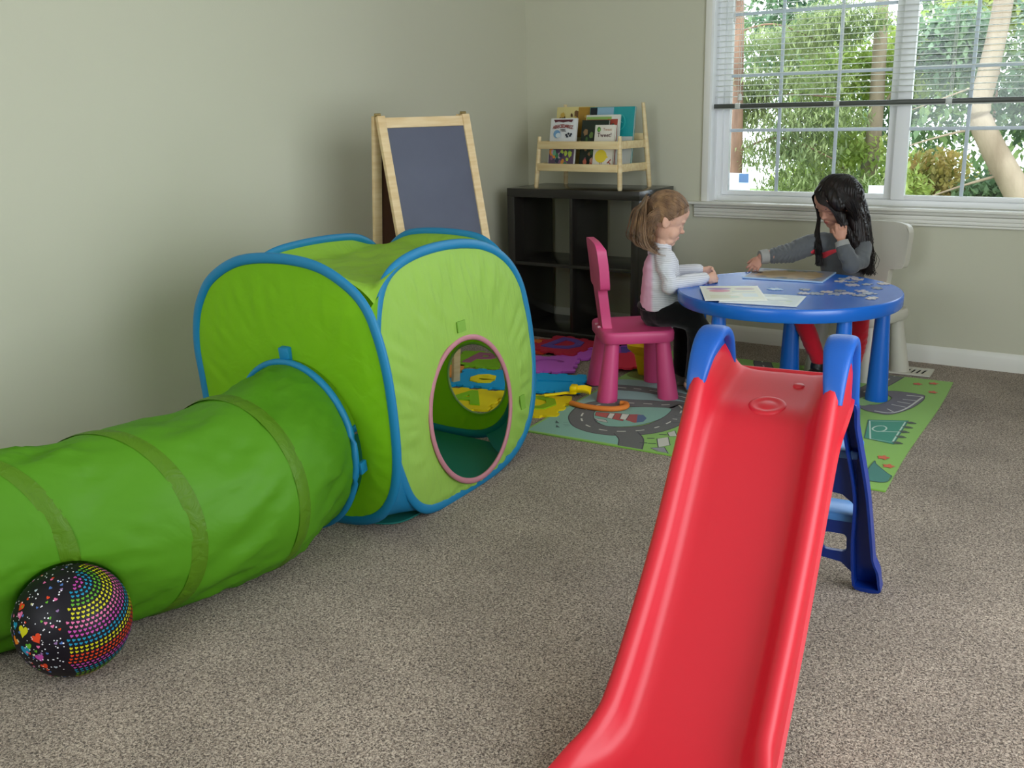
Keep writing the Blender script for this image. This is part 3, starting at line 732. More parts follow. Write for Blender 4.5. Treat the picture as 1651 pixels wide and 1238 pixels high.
#            t     wall  half-width  flare
wtab = [(-.205, .002, .140, 0), (-.185, .012, .145, 0), (-.16, .045, .150, 0), (-.13, .085, .154, 0), (-.09, .092, .156, 0), (-.03, .094, .157, 0), (.04, .088, .157, 0), (.12, .070, .157, 0), (.3, .064, .157, 0), (.5, .066, .158, 0), (.58, .060, .160, 0), (.63, .048, .172, 0), (.67, .032, .192, 0), (.73, .012, .212, 0)]
b = B(); rings = []
for p in prof:
    t, z = p.x, p.y; wl, hw_, fl2 = interp(wtab, t)
    sk = min(.055, max(.012, z-.008)) if t < .6 else max(.006, min(.03, z-.006))
    up_ = [(hw_+.010, -sk*.8), (hw_+.011, -sk*.8+.006), (hw_+.004, -sk*.8+.010), (hw_+.003, wl*.35), (hw_, wl*.82), (hw_-.008, wl*.98), (hw_-.018, wl), (hw_-.028, wl*.93), (hw_-.036, wl*.7), (hw_-.044, wl*.36), (hw_-.052, wl*.12+.002), (hw_-.062, .001), (hw_-.085, -.001)]
    lo_ = [(hw_-.06, -.012), (hw_-.045, wl*.2-.008), (hw_-.03, wl*.7-.01), (hw_-.018, wl-.012), (hw_-.006, wl*.7-.006), (hw_-.003, -sk*.8)]
    sec = [(-x, y) for x, y in up_]+[(x, y) for x, y in up_[::-1]]+[(x, y) for x, y in lo_[::-1]]+[(-x, y) for x, y in lo_]
    nz = V((0, 0, 1))
    rings.append([SP_(x, t, z+y) for x, y in sec])
b.loft(rings); b.build('chute', RED, sl, smooth=50)
b = B(); b.tube([SP_(x, -.192, .574) for x in (-.125, -.06, 0, .06, .125)], .011, 12); b.build('chute_lip', RED, sl, smooth=60)
b = B(); TILT = MX.Rotation(math.atan(.19), 3, U_); TILT = TILT if (TILT @ V((0, 0, 1))).dot(Dd) > 0 else MX.Rotation(-math.atan(.19), 3, U_)
c_ = SP_(.0, .0, .5515); nrm = Euler((0, 0, 0))
b.lathe([(.042, -.003), (.040, .0005), (.034, .0016), (.028, .0008), (.024, 0), (.018, .0003), (.013, .0016), (.0001, .002)], 32, c_, M=TILT); b.build('bolt_boss', RED, sl, smooth=60)
b = B(); b.lathe([(.014, -.003), (.012, .001), (.0001, .002)], 20, SP_(.045, -.11, .5715), M=TILT); b.build('bolt_boss', RED, sl, smooth=60)
# handles: arched bands over the red ears, carried down behind as the ladder sides
for sx in (-1, 1):
    ctr = spline([(.060, .585, 0), (.048, .618, 0), (.022, .655, 0), (-.012, .681, 0), (-.052, .693, 0), (-.09, .688, 0), (-.12, .666, 0), (-.137, .63, 0), (-.15, .58, 0), (-.17, .51, 0)], 5)
    b = B(); rings = []; n = len(ctr)
    for i, p in enumerate(ctr):
        a_, c2 = ctr[max(0, i-1)], ctr[min(n-1, i+1)]; tg = (c2-a_).normalized(); nr = V((-tg.y, tg.x, 0))
        if nr.y < 0 and i < n*.7: nr = -nr
        if i and nr.dot(pn) < 0: nr = -nr
        pn = nr
        q = i/(n-1); hwid = .018+.013*min(1, q*3); th_ = .009+.004*min(1, q*5); latc = sx*(.147-.007*min(1, q*3))
        ring = []
        for k in range(20):
            a = 2*math.pi*k/20; cx_ = math.copysign(abs(math.cos(a))**.6, math.cos(a))*hwid; cy_ = math.copysign(abs(math.sin(a))**.6, math.sin(a))*th_
            ring.append(SP_(latc+cx_, p.x+nr.x*cy_, p.y+nr.y*cy_))
        rings.append(ring)
    b.loft(rings); b.build('handle', HB, sl, smooth=60)
    # inner web of the handle, between the band and the red ear
    web = [(.045, .59), (.015, .645), (-.02, .675), (-.055, .687), (-.09, .68), (-.118, .655), (-.133, .61), (-.15, .55), (-.12, .55), (-.06, .55), (0, .56)]
    b = B(); b.prism(spl2(web, 3), lambda t, z, k: SP_(sx*(.128+.028*k), t, z)); b.build('handle_web', HB, sl, smooth=40)
def LP(a, h, d=0):   # point on the leaning ladder plane; h = height, d = towards the chute
    t = -.34+.15*h/.5+d; return SP_(a+.018, t, h)
for sx in (-1, 1):
    outl = [(.120, .53), (.150, .53), (.154, .47), (.166, .40), (.184, .285), (.198, .14), (.202, .098), (.214, .064), (.218, .03), (.217, .004), (.160, .004), (.150, .055), (.147, .15), (.150, .26), (.142, .34), (.128, .42), (.120, .48)]
    full = [(sx*x, y) for x, y in spl2(outl, 3)]      # moulded channel: a rim round a recessed web
    inner = []
    for x, y in full:
        row = [q[0] for q in full if abs(q[1]-y) < .03]; mx_ = (min(row)+max(row))/2; hw2 = max(.004, (max(row)-min(row))/2)
        inner.append((mx_+(x-mx_)*max(.35, 1-.0065/hw2), min(.518, max(.012, y))))
    inner = [p for k, p in enumerate(inner) if (V((*p, 0))-V((*inner[k-1], 0))).length > 1e-4]
    b = B(); b.prism(full, lambda x, y, k: LP(x, y, .006*k)); b.prism(full, lambda x, y, k: LP(x, y, .0062+.040*k), 0, [inner]); o = b.build('ladder_leg', LB, sl, smooth=35)
def riser(z0, z1, holes, arch):
    out = [(-.152, z1), (.152, z1), (.150, z0), (.142, z0+arch*.25), (.12, z0+arch*.8), (.07, z0+arch), (-.07, z0+arch), (-.12, z0+arch*.8), (-.142, z0+arch*.25), (-.150, z0)]
    b = B(); b.prism(out, lambda x, y, k: LP(x, y, .004+.012*k), 0, holes); b.build('riser', LB, sl, smooth=35)
def rr_(x0, y0, x1, y1, r): return [(cx_+r*math.cos(R(a)), cy_+r*math.sin(R(a))) for cx_, cy_, s_ in ((x1-r, y1-r, 0), (x0+r, y1-r, 90), (x0+r, y0+r, 180), (x1-r, y0+r, 270)) for a in range(s_, s_+91, 30)]
riser(.035, .205, [rr_(-.145*0-.035, .10, .035, .155, .012), rr_(.075, .10, .143*.93, .155, .012), rr_(-.133, .10, -.075, .155, .012)], .04)
riser(.245, .385, [], .035)
for z in (.205, .388):
    b = B(); b.box((0, 0, 0), (.31, .10, .022), bev=.006); M_ = MX.Translation(LP(0, z, -.03))@MX.Rotation(math.atan2(U_.y, U_.x), 4, 'Z')
    for v_ in b.b.verts: v_.co = M_ @ v_.co
    b.build('tread', mat('tread_blue_lit', '#4a8ad2', .3, bump=.1, bscale=300), sl, smooth=40)  # paler blue: light reflected off the treads is painted into the colour
b = B(); b.tube([LP(-.12, .47, .02), LP(.12, .47, .02)], .012, 12); b.build('cross_rod', LB, sl)
# ------------------------------------------------------------------ rug
RUG = {'teal_left': [(1.161, -1.808), (1.567, -1.774), (1.522, -1.71), (1.485, -1.686), (1.421, -1.7), (1.35, -1.687), (1.266, -1.631), (1.234, -1.591), (1.201, -1.506), (1.202, -1.452), (1.202, -1.415), (1.135, -1.407)],
    'road_loop_c': [(1.222, -1.44), (1.241, -1.518), (1.267, -1.572), (1.315, -1.627), (1.369, -1.652), (1.42, -1.655), (1.474, -1.639), (1.532, -1.594), (1.569, -1.536), (1.587, -1.454), (1.586, -1.371), (1.557, -1.266), (1.514, -1.218), (1.459, -1.25), (1.404, -1.263), (1.352, -1.284), (1.299, -1.304), (1.25, -1.351), (1.226, -1.402)],
    'isl': [(1.302, -1.535), (1.355, -1.588), (1.407, -1.606), (1.472, -1.572), (1.514, -1.512), (1.539, -1.415), (1.529, -1.308), (1.507, -1.277), (1.433, -1.301), (1.357, -1.345), (1.297, -1.388), (1.265, -1.451)],
    'exit_c': [(1.503, -1.63), (1.554, -1.691), (1.607, -1.776)],
    'water2': [(1.191, -1.175), (1.227, -1.154), (1.313, -1.132), (1.386, -1.159), (1.408, -1.194), (1.331, -1.248), (1.294, -1.279), (1.263, -1.306)],
    'road_up_c': [(1.097, -1.121), (1.156, -1.109), (1.198, -1.1), (1.246, -1.087), (1.298, -1.08), (1.35, -1.077), (1.428, -1.096)],
    'lh': [(1.276, -1.471), (1.295, -1.513), (1.426, -1.522), (1.391, -1.432)],
    'lh_w1': [(1.331, -1.458), (1.35, -1.515), (1.376, -1.517), (1.354, -1.453)],
    'lh_w2': [(1.377, -1.44), (1.401, -1.503), (1.429, -1.504), (1.408, -1.431)],
    'lh_top': [(1.408, -1.431), (1.429, -1.504), (1.474, -1.519), (1.498, -1.489), (1.489, -1.443), (1.458, -1.411), (1.431, -1.417)],
    'blue_tip': [(1.438, -1.422), (1.48, -1.512), (1.498, -1.489), (1.489, -1.443), (1.458, -1.411)],
    'boat': [(1.309, -1.547), (1.342, -1.57), (1.384, -1.568), (1.362, -1.542), (1.326, -1.541)],
    'house': [(1.634, -1.647), (1.662, -1.61), (1.707, -1.689), (1.68, -1.73)],
    'house2': [(1.638, -1.566), (1.65, -1.528), (1.686, -1.584), (1.662, -1.601)],
    'pk': [(2.182, -0.623), (2.234, -0.585), (2.331, -0.59), (2.346, -0.624), (2.351, -0.671), (2.343, -0.764), (2.33, -0.826), (2.308, -0.892), (2.28, -0.934), (2.243, -0.937), (2.184, -0.918), (2.145, -0.861), (2.2, -0.83), (2.227, -0.782), (2.235, -0.695)],
    'pkline': [(2.277, -0.629), (2.334, -0.622), (2.337, -0.654), (2.319, -0.825), (2.282, -0.908), (2.221, -0.912)],
    'stall0': [(2.278, -0.696), (2.33, -0.691)],
    'stall1': [(2.267, -0.74), (2.319, -0.746)],
    'stall2': [(2.257, -0.792), (2.315, -0.803)],
    'stall3': [(2.258, -0.86), (2.288, -0.889)],
    'field': [(2.233, -1.04), (2.365, -0.975), (2.385, -1.282), (2.304, -1.266), (2.278, -1.262)],
    'fline': [(2.241, -1.052), (2.359, -0.996), (2.376, -1.262), (2.299, -1.262)],
    'fcirc': [(2.275, -1.143), (2.28, -1.105), (2.301, -1.089), (2.318, -1.111), (2.316, -1.149), (2.295, -1.165)],
    'bushes': [(2.379, -0.998), (2.382, -1.06), (2.383, -1.121), (2.387, -1.185), (2.393, -1.259)],
    'fl': [(2.276, -0.431), (2.333, -0.391), (2.36, -0.531), (2.389, -1.437), (2.39, -1.441), (2.426, -1.515)],
    'road_r': [(2.128, -0.359), (2.176, -0.336), (2.185, -0.478), (2.155, -0.514)],
    'pond': [(2.374, -1.495), (2.386, -1.517), (2.439, -1.585), (2.459, -1.608), (2.458, -1.662), (2.427, -1.681), (2.384, -1.659)],
    'fish': [(1.194, -1.644), (1.226, -1.671), (1.212, -1.678), (1.227, -1.694), (1.255, -1.714), (1.24, -1.719)],
    'far': [(1.557, -0.379), (1.589, -0.375), (1.62, -0.476), (1.587, -0.482)]}

RUGM = {}
def felt(h): return mat('rug_'+h.strip('#'), h, .95, bump=.35, bscale=700, spec=.15, sheen=.2)
b = B(); rmats = [felt('#86b74a')]; ridx = {'#86b74a': 0}; lay = [0]
def ri(h):
    if h not in ridx: ridx[h] = len(rmats); rmats.append(felt(h))
    return ridx[h]
ro, ra_ = V((1.150, -1.810, 0)), .0524
ru, rv = V((math.cos(ra_), math.sin(ra_), 0)), V((-math.sin(ra_), math.cos(ra_), 0))
def rp(a, c_, z): return ro+ru*a+rv*c_+V((0, 0, z))
edge = []
for (p0, p1) in (((0, 0), (1.325, 0)), ((1.325, 0), (1.325, 1.42)), ((1.325, 1.42), (0, 1.42)), ((0, 1.42), (0, 0))):
    for k in range(14): edge.append((p0[0]+(p1[0]-p0[0])*k/14, p0[1]+(p1[1]-p0[1])*k/14))
edge = [(x-.006*math.sin(y*4.4) if x > 1.3 and .02 < y < 1.4 else x, y) for x, y in edge]
b.prism(edge, lambda x, y, k: rp(x, y, .001 if k == 0 else .0060), 0)
def patch(pts, h, sm=0, outline=None, clip=True):
    pts = spl2(pts, sm) if sm else pts
    q = []
    for x, y in pts:
        r_ = V((x, y, 0))-ro; a, c_ = r_.dot(ru), r_.dot(rv)
        if clip: a, c_ = min(1.315, max(.010, a)), min(1.41, max(.012, c_))
        q.append((a, c_))
    lay[0] += 1; z = .0061+lay[0]*.00003
    b.prism(q, lambda x, y, k: rp(x, y, z-.00002*(1-k)), ri(h))
    if outline: stroke([(p[0], p[1]) for p in pts], .0035, outline, True)
def stroke(pts, wd, h, loop=False, dash=None):
    n = len(pts); L = [V((x, y, 0)) for x, y in pts]; off = []
    for i in range(n):
        a = L[i-1] if (i or loop) else L[i]; c_ = L[(i+1) % n] if (i < n-1 or loop) else L[i]
        t = (c_-a).normalized(); nn = V((-t.y, t.x, 0)); off.append((L[i]+nn*wd/2, L[i]-nn*wd/2))
    lay[0] += 1; z = .0061+lay[0]*.00003; acc = 0
    for i in range(n if loop else n-1):
        j = (i+1) % n; s_ = (L[j]-L[i]).length; acc += s_
        if dash and (acc % dash) > dash*.5: continue
        qs = [off[i][0], off[i][1], off[j][1], off[j][0]]; ok = []
        for p in qs:
            r_ = p-ro; a, c_ = r_.dot(ru), r_.dot(rv); ok.append(rp(min(1.32, max(.005, a)), min(1.415, max(.006, c_)), z))
        b.faces(ok, [(0, 1, 2, 3)], ri(h))
GREY, DK = '#56524f', '#2a2726'
def road(pts, wd, loop=False, cl=True):
    p = spl2(pts, 6, loop); stroke(p, wd+.010, DK, loop); stroke(p, wd, GREY, loop)
    if cl: stroke(p, .007, '#cfcabd', loop, dash=.075)
patch(RUG['teal_left'], '#7fae9c')
patch([(1.11, -1.39), (1.20, -1.41), (1.24, -1.30), (1.40, -1.23), (1.60, -1.28), (1.62, -1.0), (1.3, -.95), (1.10, -1.02)], '#8fb0ad', 5)
patch([(1.11, -.90), (1.25, -.93), (1.27, -.78), (1.12, -.72)], '#6f8a2e', 4)
road([(1.11, -1.12), (1.2, -1.10), (1.3, -1.08), (1.43, -1.09), (1.6, -1.14), (1.75, -1.25)], .075)
patch([(1.60, -.80), (1.85, -.75), (1.95, -.95), (1.8, -1.1), (1.62, -1.0)], '#7fae9c', 5, DK)
road(RUG['road_loop_c'], .095, True)
patch(RUG['isl'], '#7fae9c', 4, DK)
road([(1.50, -1.64), (1.555, -1.70), (1.60, -1.80)], .085, cl=False)
road([(1.58, -1.40), (1.75, -1.35), (1.95, -1.25), (2.08, -1.0), (2.10, -.75), (2.14, -.5), (2.16, -.33)], .075)
road([(1.54, -.30), (1.59, -.44), (1.7, -.6), (1.9, -.66), (2.09, -.7)], .075)
patch(RUG['lh'], '#b5392c', 0, DK); patch(RUG['lh_top'], '#a83430'); patch(RUG['blue_tip'], '#3b5a86')
patch(RUG['lh_w1'], '#d8d3c8', 0, DK); patch(RUG['lh_w2'], '#d8d3c8', 0, DK)
patch(RUG['boat'], '#b9b6ae', 0, DK)
for h in ('house', 'house2'): patch(RUG[h], '#c9c4b6', 0, '#1f1c1a')
patch([(1.66, -1.75), (1.70, -1.72), (1.74, -1.78), (1.70, -1.80)], '#8a8790', 0, DK)
for i, (x, y) in enumerate(((1.60, -1.66), (1.62, -1.60), (1.63, -1.71), (1.60, -1.72))): stroke([(x, y), (x+.025, y+.012)], .006, '#2b3326')
patch(RUG['fish'][:3], '#23413f'); patch(RUG['fish'][3:], '#23413f')
for (x, y) in ((1.235, -1.655), (1.25, -1.68), (1.262, -1.69)): stroke([(x, y), (x+.014, y+.016)], .0025, '#4d6b64')
patch(RUG['pk'], '#625c66', 3, DK)
stroke(spl2(RUG['pkline'], 4, False), .008, '#c9c6c0')
for i in range(4): stroke(RUG['stall%d' % i], .006, '#c9c6c0')
patch([(2.17, -.86), (2.2, -.74), (2.14, -.72), (2.12, -.83)], '#8fbf6a', 4)
patch(RUG['field'], '#1f8a6e', 0, '#17514a'); stroke(RUG['fline'], .006, '#bcd6c4', True)
stroke(spl2(RUG['fcirc'], 5), .006, '#bcd6c4', True); stroke([(2.296, -1.165), (2.372, -1.13)], .005, '#bcd6c4')
for (x, y) in RUG['bushes']: patch([(x+.020*math.cos(R(a)), y+.011*math.sin(R(a))*(1+.3*math.cos(R(a*4)))) for a in range(0, 360, 24)], '#3a4a34')
for (x, y) in RUG['fl']:
    patch([(x+.017*math.cos(R(a))*(1+.3*math.sin(R(a*5))), y+.017*math.sin(R(a))*(1+.3*math.sin(R(a*5)))) for a in range(0, 360, 20)], '#d0582c')
patch(RUG['pond'], '#2f7a6e', 4, '#1f4f4a')
for (x, y) in ((1.75, -.9), (2.0, -1.5), (1.9, -1.6), (2.1, -1.3), (2.2, -1.6)): patch([(x+.03*math.cos(R(a)), y+.03*math.sin(R(a))) for a in range(0, 360, 40)], '#5f9a3a')
ro_ = b.build('play_rug', rmats, smooth=0)
tag(ro_, 'green and blue town play rug with grey roads, under the blue table', 'rug')

# ------------------------------------------------------------------ foam letter tiles
def foam(h): return mat('foam_'+h.strip('#'), h, .75, bump=.2, bscale=500, spec=.3)
def tile(label, x, y, rz, h, letter=None, lh=None, hole=False, z=.001, tilt=(0, 0)):
    s = .15; pts = []
    rg2 = random.Random(label)
    for side in range(4):
        a = R(90*side)
        ed = []
        for k in range(6):
            t0 = -s+.018+k*(2*s-.036)/6; t1 = t0+(2*s-.036)/6; o = .0 if k % 2 else .016
            ed += [(t0+.003, -s+.016-o), (t0+(t1-t0)*.5, -s+.014-o*1.05), (t1-.003, -s+.016-o)]
        pts += [(p*math.cos(a)-q*math.sin(a), p*math.sin(a)+q*math.cos(a)) for p, q in ed]
    T = MX.Translation((x, y, z)) @ Euler((tilt[0], tilt[1], rz)).to_matrix().to_4x4()
    holes = []
    if hole: holes = [[(p[0]*1, p[1]*1) for p in hole]]
    b = B(); b.prism(pts, lambda a, c_, k: T @ V((a, c_, .010*k)), 0, holes)
    o = b.build('foam_tile', foam(h), smooth=0); tag(o, label, 'foam tile', 'foam letter tiles')
    if letter:
        t = text_mesh(letter, .26, .008)
        e = bmesh.ops.extrude_face_region(t, geom=t.faces[:]); 
        for v_ in [g for g in e['geom'] if isinstance(g, bmesh.types.BMVert)]: v_.co.z += .006
        b = B(); b.merge(t, T @ MX.Translation((0, 0, .009)), 0); b.build('letter', foam(lh), o, smooth=0)
    return o
def ovl(cx_, cy_, a, c_, n=14): return [(cx_+a*math.cos(2*math.pi*k/n), cy_+c_*math.sin(2*math.pi*k/n)) for k in range(n)]
def cres(): return [(.09*math.cos(R(a)), .09*math.sin(R(a))) for a in range(20, 161, 14)]+[(.066*math.cos(R(a)), .066*math.sin(R(a))-.004) for a in range(155, 19, -14)]
tile('yellow foam tile with a lime green letter A, seen through the play cube', .705, -1.585, R(14), '#f4dc14', 'A', '#86c414')
tile('yellow foam tile with a green letter O, half under the corner of the rug', .995, -1.515, R(14), '#f0d210', 'O', '#8fb414')
tile('blue foam tile with a yellow letter e, seen through the play cube', .585, -1.285, R(14), '#12a2e2', 'e', '#f0dc14', z=.003)
tile('blue foam tile with a long cut-out slot, beside the yellow toy rake', .905, -1.215, R(20), '#12a2e2', hole=[(-.07, .0), (.09, .012), (.09, .036), (-.07, .03)], z=.009)
tile('lime green foam tile with a mauve letter P, far left behind the play cube', .355, -1.00, R(10), '#7fb81c', 'P', '#a0607c')
tile('purple foam tile with an arc-shaped cut-out, nearest of the purple tiles', .70, -.935, R(24), '#cc66da', hole=cres(), z=.006)
tile('purple foam tile with a thin straight cut-out, left of the pink chair', .735, -.625, R(38), '#c85ed6', hole=[(-.09, -.012), (.06, .0), (.06, .014), (-.09, .004)], z=.012, tilt=(R(3), R(-2)))
tile('red foam tile with an orange letter S, beside the foot of the dark shelf', .40, -.645, R(8), '#d03c24', 'S', '#e8843a', z=.003)
tile('red foam tile with a blue letter D, in front of the dark shelf', .60, -.605, R(-6), '#c02c48', 'D', '#6a50a8', z=.018, tilt=(R(2), 0))
tile('purple foam tile behind the yellow bucket, under the pink chair', .985, -.52, R(30), '#c455d4', 'N', '#6a4fb4', z=.004)
tile('pinkish red foam tile nearest the yellow bucket, between the chair legs', 1.035, -.70-.02, R(33), '#ea3858', z=.018)
tile('orange foam tile with a purple letter B, far left behind the play cube', .27, -1.31, R(14), '#ec9a4a', 'B', '#8a4fa0')

# ------------------------------------------------------------------ toys on the rug
YEL = mat('toy_yellow', '#ffdc00', .35, spec=.5)
bk = thing('toy_bucket', 'small yellow plastic bucket with a flared rim, behind the pink chair legs', 'bucket', (1.19, -.835, .0065))
b = B(); N_ = 24
def sqr(w_, z, r_=.25): return [V((w_*math.copysign(abs(math.cos(a))**.45, math.cos(a)), w_*math.copysign(abs(math.sin(a))**.45, math.sin(a)), z)) for a in [2*math.pi*k/N_ for k in range(N_)]]
b.loft([sqr(.038, 0), sqr(.040, .004), sqr(.055, .10), sqr(.053, .1005), sqr(.038, .006)]); b.build('bucket_body', YEL, bk, world=False, smooth=40)
b = B(); b.loft([sqr(.054, .095), sqr(.082, .125), sqr(.084, .142), sqr(.081, .142), sqr(.079, .127), sqr(.052, .098)], loop=True); b.build('bucket_rim', YEL, bk, world=False, smooth=40)
rk2 = thing('toy_rake', 'yellow plastic toy spade lying left of the pink chair\'s front foot', 'toy', (1.075, -1.375, .024), R(20))
b = B(); b.tube([(-.085, -.03, .004), (-.05, -.02, .006), (.0, -.006, .012), (.04, .0, .012)], [.009, .0085, .008, .010], 10, flat=.7); b.build('toy_handle', YEL, rk2, world=False, smooth=60)
b = B()
rings = []
for k in range(9):
    t = k/8; x = .03+.075*t; rings.append([V((x, yy*(.030+.006*t), .010+.030*(1-math.cos(yy*1.0))*0+.020*yy*yy+.008*math.sin(t*3)+dz)) for yy, dz in [(-1+.25*j, 0) for j in range(9)]]+[V((x, yy*(.030+.006*t), .006+.020*yy*yy+.008*math.sin(t*3))) for yy in [1-.25*j for j in range(9)]])
b.loft(rings); b.box((.035, 0, .028), (.03, .05, .035), bev=.006); b.build('toy_blade', YEL, rk2, world=False, smooth=50)
b = B(); b.tube(spline([(1.14, -1.438, .016), (1.20, -1.455, .017), (1.28, -1.452, .018), (1.335, -1.43, .018), (1.362, -1.385, .018), (1.345, -1.345, .018), (1.32, -1.345, .018)], 5), .0135, 12, flat=.8)
tag(b.build('foam_letter', foam('#e8863a'), smooth=60), 'thick orange foam letter J lying at the foot of the pink chair', 'toy')

# ------------------------------------------------------------------ puzzles on the table
ZT = .4756
def card(name, label, cat, c_, u, w_, h_, th, z, mats_, art):
    b = B(); u = V((u[0], u[1], 0)).normalized(); v_ = V((-u.y, u.x, 0)); c_ = V((c_[0], c_[1], 0)); n = [0]
    rot = MX((u, v_, V((0, 0, 1)))).transposed()
    b.box((c_.x, c_.y, z+th/2), (w_, h_, th), bev=.0008, rot=rot)
    ids = {}
    mm = list(mats_)
    def sh(pts, hcol):
        if hcol not in ids: ids[hcol] = len(mm); mm.append(cm(hcol, .3))
        n[0] += 1; zz = z+th+.00005+n[0]*.00002
        b.prism(pts, lambda x, y, k: c_+u*x+v_*y+V((0, 0, zz+.00001*k)), ids[hcol])
    art(sh, w_, h_); return tag(b.build(name, mm, smooth=0), label, cat)
def art_tray(sh, w_, h_):
    sh(rect(-w_/2+.006, -h_/2+.006, w_/2-.006, h_/2-.006), '#8d8f9c')
    rg3 = random.Random(2); o = []
    for k in range(40):
        a = 2*math.pi*k/40; e = .55; o.append(((w_/2-.035+rg3.uniform(-.014, .012))*math.copysign(abs(math.cos(a))**e, math.cos(a)), (h_/2-.030+rg3.uniform(-.012, .01))*math.copysign(abs(math.sin(a))**e, math.sin(a))))
    sh(o, '#b59a74')
    for k in range(26):
        x, y = rg3.uniform(-w_/2+.03, w_/2-.03), rg3.choice([-1, 1])*rg3.uniform(h_/2-.05, h_/2-.022); r = rg3.uniform(.006, .014)
        sh(ovl(x, y, r*1.5, r, 8), rg3.choice(['#5f6c80', '#5a6a3c', '#6f5a34', '#9aa2b4', '#a08aa0']))
    for k in range(14): x, y = rg3.uniform(-w_/2+.05, w_/2-.05), rg3.uniform(-.08, .08); sh(ovl(x, y, .02, .012, 8), rg3.choice(['#b79b72', '#c0a47c', '#ad9068']))
card('puzzle_tray', 'large light blue rimmed puzzle board with a tan centre, under the girl\'s outstretched hand', 'puzzle', (1.768, -.663), (.995, .09), .335, .265, .006, ZT, [mat('tray_rim', '#a9c6e4', .35)], art_tray)
def art_c1(sh, w_, h_):
    sh(rect(-w_/2+.008, -h_/2+.008, w_/2-.008, h_/2-.008), '#dfdcc8')
    sh(ovl(-.045, .085, .05, .018), '#8a4aa8'); sh(ovl(-.045, .04, .042, .026), '#d06a86'); sh(ovl(.055, .08, .04, .024), '#b9a0a0')
    sh(rect(.0, .015, .09, .022), '#6f8bb0'); sh([(-.06, -.07), (.02, -.02), (.03, -.03), (-.05, -.08)], '#f0f0e8'); sh(rect(.035, -.09, .09, -.02), '#cfd8dc'); sh(rect(-.09, -.11, -.01, -.05), '#d6d3b4'); sh(ovl(.0, -.09, .02, .02), '#c8d4c0')
def art_c2(sh, w_, h_):
    sh(rect(-w_/2+.008, -h_/2+.008, w_/2-.008, h_/2-.008), '#c3cad0')
    rg3 = random.Random(5)
    for k in range(20): sh(ovl(rg3.uniform(-w_/2+.03, w_/2-.03), rg3.uniform(-h_/2+.025, h_/2-.025), rg3.uniform(.008, .022), rg3.uniform(.006, .014), 9), rg3.choice(['#9fb0ba', '#d9ded6', '#8a9aa0', '#b7c2a8', '#7f9098']))
    sh([(-.02, .03), (.05, .06), (.10, .02), (.04, -.02)], '#e2e6e4')
card('puzzle_card', 'pale cream puzzle card with pink and purple shapes, near the toddler', 'puzzle', (1.7195, -1.181), (.885, .466), .230, .298, .004, ZT+.0042, [mat('card_white', '#e6e4da', .35)], art_c1)
card('puzzle_card', 'pale grey puzzle card partly covered by the pink and purple one', 'puzzle', (1.861, -1.229), (.984, .155), .285, .21, .004, ZT, [mat('card_grey', '#d9dcdc', .35)], art_c2)
def piece_shape(rg4):
    o = []
    s = .017
    for side in range(4):
        a = R(90*side); tab = rg4.choice([-1, 1])*.008
        for (t, q) in ((-.9, 0), (-.3, .0), (-.35, .7), (-.2, 1.1), (.2, 1.1), (.35, .7), (.3, 0), (.9, 0)): x, y = t*s, -s-q*tab; o.append((x*math.cos(a)-y*math.sin(a), x*math.sin(a)+y*math.cos(a)))
    return o
rg4 = random.Random(3)
spots = [(2.012, -.599), (1.995, -.65), (2.0, -.705), (2.045, -.70), (2.065, -.775), (2.112, -.73), (2.165, -.69), (2.168, -.80), (2.132, -.89), (2.175, -.93), (2.206, -1.02), (2.06, -.925), (2.10, -.965), (2.062, -1.00), (2.02, -.965), (1.932, -.960), (1.955, -1.035), (2.0, -1.02), (2.05, -.63), (2.15, -.98)]
pcs = ['#b5aeb8', '#9aa0ae', '#c4b9b4', '#8a8c96']
for i, (x, y) in enumerate(spots):
    b = B(); rz = rg4.uniform(0, 6.28); c__, s__ = math.cos(rz), math.sin(rz); k_ = rg4.uniform(.95, 1.25)
    b.prism([((p*c__-q*s__)*k_, (p*s__+q*c__)*k_) for p, q in piece_shape(rg4)], lambda a, c_, k: (x+a, y+c_, ZT+.0022*k+.0001))
    tag(b.build('puzzle_piece', cm(pcs[i % 4], .3), smooth=0), 'loose grey puzzle piece scattered on the right half of the blue table', 'puzzle piece', 'loose puzzle pieces')
b = B(); b.prism([(p*1.3, q*.9) for p, q in piece_shape(rg4)], lambda a, c_, k: (1.826+a, -1.0+c_, ZT+.0022*k+.0001))
tag(b.build('puzzle_piece', cm('#a9c3e0', .3), smooth=0), 'lone pale blue puzzle piece between the puzzle board and the two cards', 'puzzle piece')
b = B(); b.prism([(p*1.2, q*.9) for p, q in piece_shape(rg4)], lambda a, c_, k: (1.628+a, -.668+c_, ZT+.0062+.0022*k+.0004))
tag(b.build('puzzle_piece', cm('#2e2c30', .3), smooth=0), 'dark puzzle piece under the fingertips of the dark-haired girl', 'puzzle piece')

